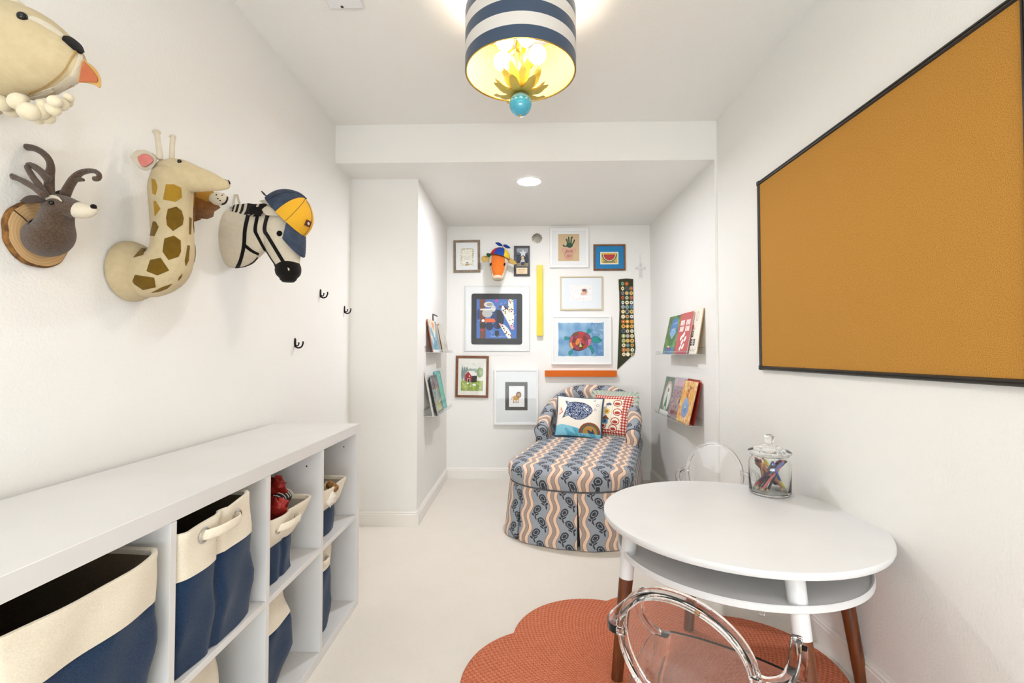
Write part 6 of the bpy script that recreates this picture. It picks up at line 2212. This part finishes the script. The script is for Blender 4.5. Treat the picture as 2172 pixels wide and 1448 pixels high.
M_PAGE = mat('page_block', '#e9e1cf', .8)
def book(label, side, y0, y1, xb, xt, z0, h, th, cv, spine, group='picture books on the clear ledges', skew=0.0):
    """leaning book; side>0 right wall (cover faces -x). xb/xt = distance of the cover's bottom/top edge from the wall"""
    xw = XRN if side > 0 else XN
    s_ = -side
    w = y1 - y0
    pb_ = Vector((xw + s_ * xb, y1 if side > 0 else y0, z0))
    dx = xt - xb
    up = Vector((s_ * dx, 0, math.sqrt(max(1e-6, h * h - dx * dx)))).normalized()
    ex = Vector((0, -1 if side > 0 else 1, skew)).normalized()
    nn = ex.cross(up).normalized()
    if nn.x * s_ < 0:
        nn = -nn
    t = thing('picture_book', label, 'book', pb_, group=group)
    cv.build('front_cover', plane_fn(pb_ + nn * .0003, ex, up), mat_attr('glossy_cover', .3, coat=.3), t)
    M_s = mat('cover_' + spine[1:], spine, .4)
    def slab(a0, a1, d0, d1, u0=0, u1=1, m_=M_s, name='x'):
        c = [pb_ + ex * (w * a) + up * (h * u) - nn * d for d in (d0, d1) for a, u in ((a0, u0), (a1, u0), (a1, u1), (a0, u1))]
        return MB().add(c, [(0, 1, 2, 3), (7, 6, 5, 4), (0, 4, 5, 1), (1, 5, 6, 2), (2, 6, 7, 3), (3, 7, 4, 0)]).build(name, m_, t, smooth=False)
    slab(0, 1, 0, .0016, name='cover_board')
    slab(.012, .985, .0017, th - .0017, .012, .988, M_PAGE, 'page_block')
    slab(0, 1, th - .0016, th, name='back_cover')
    slab(-.006, .010, -.0001, th, name='spine')
    return t
# right, upper
cv = Canvas(.27, .285, '#4d7a3a', .0022, 1)
f = cv.field(60, 1)
cv.put(f > .55, '#6a9448'); cv.put(f < .25, '#3a6230')
cv.ell(.15, .165, .085, .105, '#2f79c2'); cv.ell(.15, .13, .075, .06, '#7fb2dc')
m_ = ((cv.X - .15) / .085) ** 2 + ((cv.Y - .165) / .105) ** 2 < 1
cv.put(m_ & (cv.Y < .11 + .05 * np.abs(cv.X - .15) / .085), '#3f7a3a'); cv.rect(.04, 0, .24, .05, '#2a6fa6'); cv.ell(.12, .04, .03, .010, '#b8403a'); cv.ell(.11, .055, .02, .006, '#e9e6dc')
for y, a, b2 in ((.225, .115, .19), (.185, .105, .195)):
    scrib(cv, a, b2, y, .016, '#e9dfa8', 3, .004)
cv.rect(0, 0, .012, .285, '#3a6230')
book('green picture book with a blue sky oval on its cover, upper right ledge', 1, 3.37, 3.64, .075, .014, 1.1065, .285, .007, cv, '#3f6a34')
cv = Canvas(.25, .285, '#c23a3a', .0022, 2)
for r0 in (.20, .155):
    for k in range(7):
        cv.rect(.03 + k * .028, r0, .05 + k * .028, r0 + .035, '#f0e9e2') if k % 4 != 3 else None
for x, y in ((.09, .11), (.12, .08), (.15, .05), (.10, .04), (.17, .10), (.13, .13)):
    cv.ell(x, y, .022, .014, '#f2efe9', ang=.6); cv.ell(x + .012, y + .012, .012, .010, '#f2efe9')
book('red picture book with white block lettering and white animals, upper right ledge', 1, 3.12, 3.36, .075, .022, 1.1065, .28, .013, cv, '#b33434')
cv = Canvas(.27, .295, '#efe8d8', .0022, 3)
for k in range(4):
    for j in range(2):
        if (k, j) != (3, 1):
            x, y = .045 + k * .045, .055 + j * .055
            cv.rect(x, y, x + .032, y + .042, '#2b2422'); cv.rect(x + .010, y + .010, x + .020, y + .018, '#efe8d8'); cv.rect(x + .010, y + .025, x + .020, y + .032, '#efe8d8')
cv.ell(.19, .245, .022, .030, '#8f3a34'); cv.ell(.19, .245, .018, .026, '#efe8d8'); cv.rect(.188, .23, .192, .262, '#8f3a34')
cv.ell(.14, .175, .020, .018, '#c2564a'); cv.line([(.06, .17), (.09, .20), (.07, .225)], .006, '#2b2422'); cv.line([(.12, .16), (.15, .145), (.18, .17)], .005, '#3a5a3c')
for k in range(14):
    cv.ell(.03 + k * .016, .025 + .006 * math.sin(k * 2), .004, .004, '#5a4a3c')
book('tall cream picture book with dark block lettering, nearest end of the upper right ledge', 1, 2.985, 3.25, .058, .009, 1.1065, .292, .008, cv, '#d9a83c')
# right, lower
cv = Canvas(.25, .285, '#3c5a44', .0022, 4)
f = cv.field(50, 4)
cv.put(f > .6, '#54755a'); cv.ell(.125, .14, .085, .115, '#b59a8c'); cv.ell(.125, .13, .070, .105, '#d3d6cf')
cv.poly([(.125, .235), (.175, .06), (.075, .06)], '#e6e9e6'); cv.poly([(.12, .17), (.155, .06), (.085, .06)], '#3f7a52'); cv.ell(.122, .185, .014, .016, '#6b4a3a'); cv.rect(.09, .03, .105, .06, '#2f3a34'); cv.rect(.135, .03, .15, .06, '#2f3a34'); cv.rect(.02, 0, .23, .03, '#e2e4de')
book('dark green picture book with an arched figure, far end of lower right ledge', 1, 3.50, 3.74, .080, .014, .6555, .285, .010, cv, '#33503c')
cv = Canvas(.25, .29, '#a38f93', .0022, 5)
f, f2 = cv.field(70, 5), cv.field(160, 6)
cv.put(f > .5, '#8f8a98'); cv.put((f2 > .6) & (cv.Y < .2), '#6d4a48'); cv.put((f2 < .3) & (cv.Y < .2), '#c98a6a'); cv.put((cv.Y > .23), '#c2a0a8'); cv.put((cv.Y > .25) & (f > .5), '#a9b0c4')
cv.rect(.14, .10, .155, .15, '#e2b45a')
for k in range(6):
    cv.rect(.05 + k * .024, .03, .066 + k * .024, .055, '#7a2c30')
book('mauve picture book with a crowded town scene, middle of the lower right ledge', 1, 3.27, 3.51, .082, .016, .6555, .288, .010, cv, '#9a8f9c')
cv = Canvas(.25, .28, '#b33a2c', .004, 6)
book('red book standing behind the yellow one on the lower right ledge', 1, 3.055, 3.27, .060, .008, .6555, .290, .010, cv, '#9c2f24')
cv = Canvas(.25, .28, '#e2b25a', .0022, 7)
f, f2 = cv.field(45, 7), cv.field(110, 8)
cv.put(f > .55, '#e9c989'); cv.put((f2 > .62), '#d98a3a'); cv.put((f < .2), '#c4652c')
cv.ell(.12, .095, .062, .060, '#6b93c4'); cv.ell(.115, .135, .035, .035, '#7ea3cf'); cv.ell(.125, .085, .022, .020, '#5a7fb0')
cv.line([(.12, .17), (.135, .215), (.13, .25)], .010, '#8a4a26'); cv.ell(.115, .215, .016, .012, '#9a5a2c'); cv.ell(.15, .235, .014, .010, '#9a5a2c')
cv.line([(.09, .11), (.11, .10), (.13, .105)], .006, '#e6d04a')
book('yellow picture book with a rounded blue shape, near end of lower right ledge', 1, 3.04, 3.28, .092, .026, .6555, .285, .008, cv, '#b5452c')
# left, upper
cv = Canvas(.28, .24, '#3b97b4', .0022, 8)
f = cv.field(40, 13)
cv.put(f > .5, '#57abc2'); cv.put((f < .25), '#2a7d9c'); cv.put((cv.X < .08) & (cv.Y > .05) & (f > .45), '#d9d2c4')
cv.poly([(.06, .24), (.26, .24), (.19, .13), (.13, .13)], '#ecdcae')
for a_ in (-.02, .02):
    cv.ell(.16 + a_, .205, .024, .022, '#e2763a')
cv.poly([(.118, .20), (.202, .20), (.16, .150)], '#e2763a')
cv.ell(.16, .125, .022, .018, '#e9e2d2'); cv.rect(.15, .095, .17, .112, '#c4562e'); cv.rect(.17, .05, .20, .09, '#5a3b2a'); cv.rect(0, 0, .28, .02, '#dfe6e6')
scrib(cv, .08, .24, .045, .016, '#1b4f6b', 5, .004); scrib(cv, .12, .22, .022, .012, '#1b4f6b', 6, .0035)
book('blue picture book with an orange heart shaped balloon, upper left ledge', -1, 3.34, 3.64, .055, .012, 1.1195, .238, .006, cv, '#b5603c')
cv = Canvas(.20, .24, '#cfc8bc', .0022, 9)
f = cv.field(90, 3); cv.put(f > .6, '#b8aea0'); cv.put(f < .25, '#e6e1d6'); cv.rect(.03, .03, .17, .07, '#a89c8c')
book('pale grey paperback at the far end of the upper left ledge', -1, 3.70, 3.90, .075, .030, 1.1195, .215, .012, cv, '#c9c1b2')
cv = Canvas(.20, .24, '#e6ddcb', .0022, 19); cv.rect(.02, .02, .03, .22, '#8f7c62')
book('cream paperback leaning behind the pale grey one, upper left ledge', -1, 3.65, 3.84, .050, .014, 1.1195, .220, .010, cv, '#d8cfbd')
cv = Canvas(.18, .28, '#e4e6e6', .0022, 10); cv.rect(0, 0, .012, .28, '#2b2723')
book('tall white booklet standing furthest back on the upper left ledge', -1, 3.58, 3.76, .022, .006, 1.1195, .292, .004, cv, '#38322c')
# left, lower
cv = Canvas(.26, .31, '#e6e6e4', .0022, 11); scrib(cv, .03, .12, .28, .012, '#5a6b8a', 1, .002); scrib(cv, .03, .10, .25, .012, '#6b7a94', 2, .002)
for k in range(6):
    cv.ell(.03, .03 + k * .035, .012, .010, ['#d98a4a', '#4a9cb0', '#c9a24a'][k % 3])
book('white picture book with a scribbled corner, lower left ledge', -1, 3.285, 3.54, .070, .010, .6795, .305, .010, cv, '#c9c4ba')
cv = Canvas(.24, .30, '#2fb0a6', .0022, 12); cv.rect(.02, .02, .22, .28, '#46bdb2'); cv.ell(.205, .265, .01, .01, '#e6efe9')
book('bright teal book standing behind the dark one, lower left ledge', -1, 3.60, 3.86, .070, .010, .6795, .292, .008, cv, '#2aa095')
cv = Canvas(.27, .28, '#22222a', .0022, 14)
f, f2 = cv.field(50, 15), cv.field(130, 16)
cv.rect(.03, .02, .24, .26, '#6b6f74'); ins_ = (cv.X > .03) & (cv.X < .24) & (cv.Y > .02) & (cv.Y < .26)
cv.put(ins_ & (f2 > .6), '#98a39a'); cv.put(ins_ & (f2 < .3), '#4a3f4c'); cv.put(ins_ & (cv.Y > .18) & (f > .5), '#3a2c34'); cv.put(ins_ & (cv.Y < .09) & (f > .4), '#a8b06a')
cv.ell(.13, .15, .035, .03, '#6f9cc4'); cv.ell(.15, .18, .018, .014, '#d98a4a')
for k in range(22):
    cv.rect(.008, .008 + k * .0125, .022, .014 + k * .0125, '#dcdcd8'); cv.rect(.248, .008 + k * .0125, .258, .012 + k * .0125, '#b8b8b4')
book('dark spiral bound book with a colourful cover leaning on the lower left ledge', -1, 3.30, 3.57, .092, .036, .6795, .272, .007, cv, '#1d1c20')
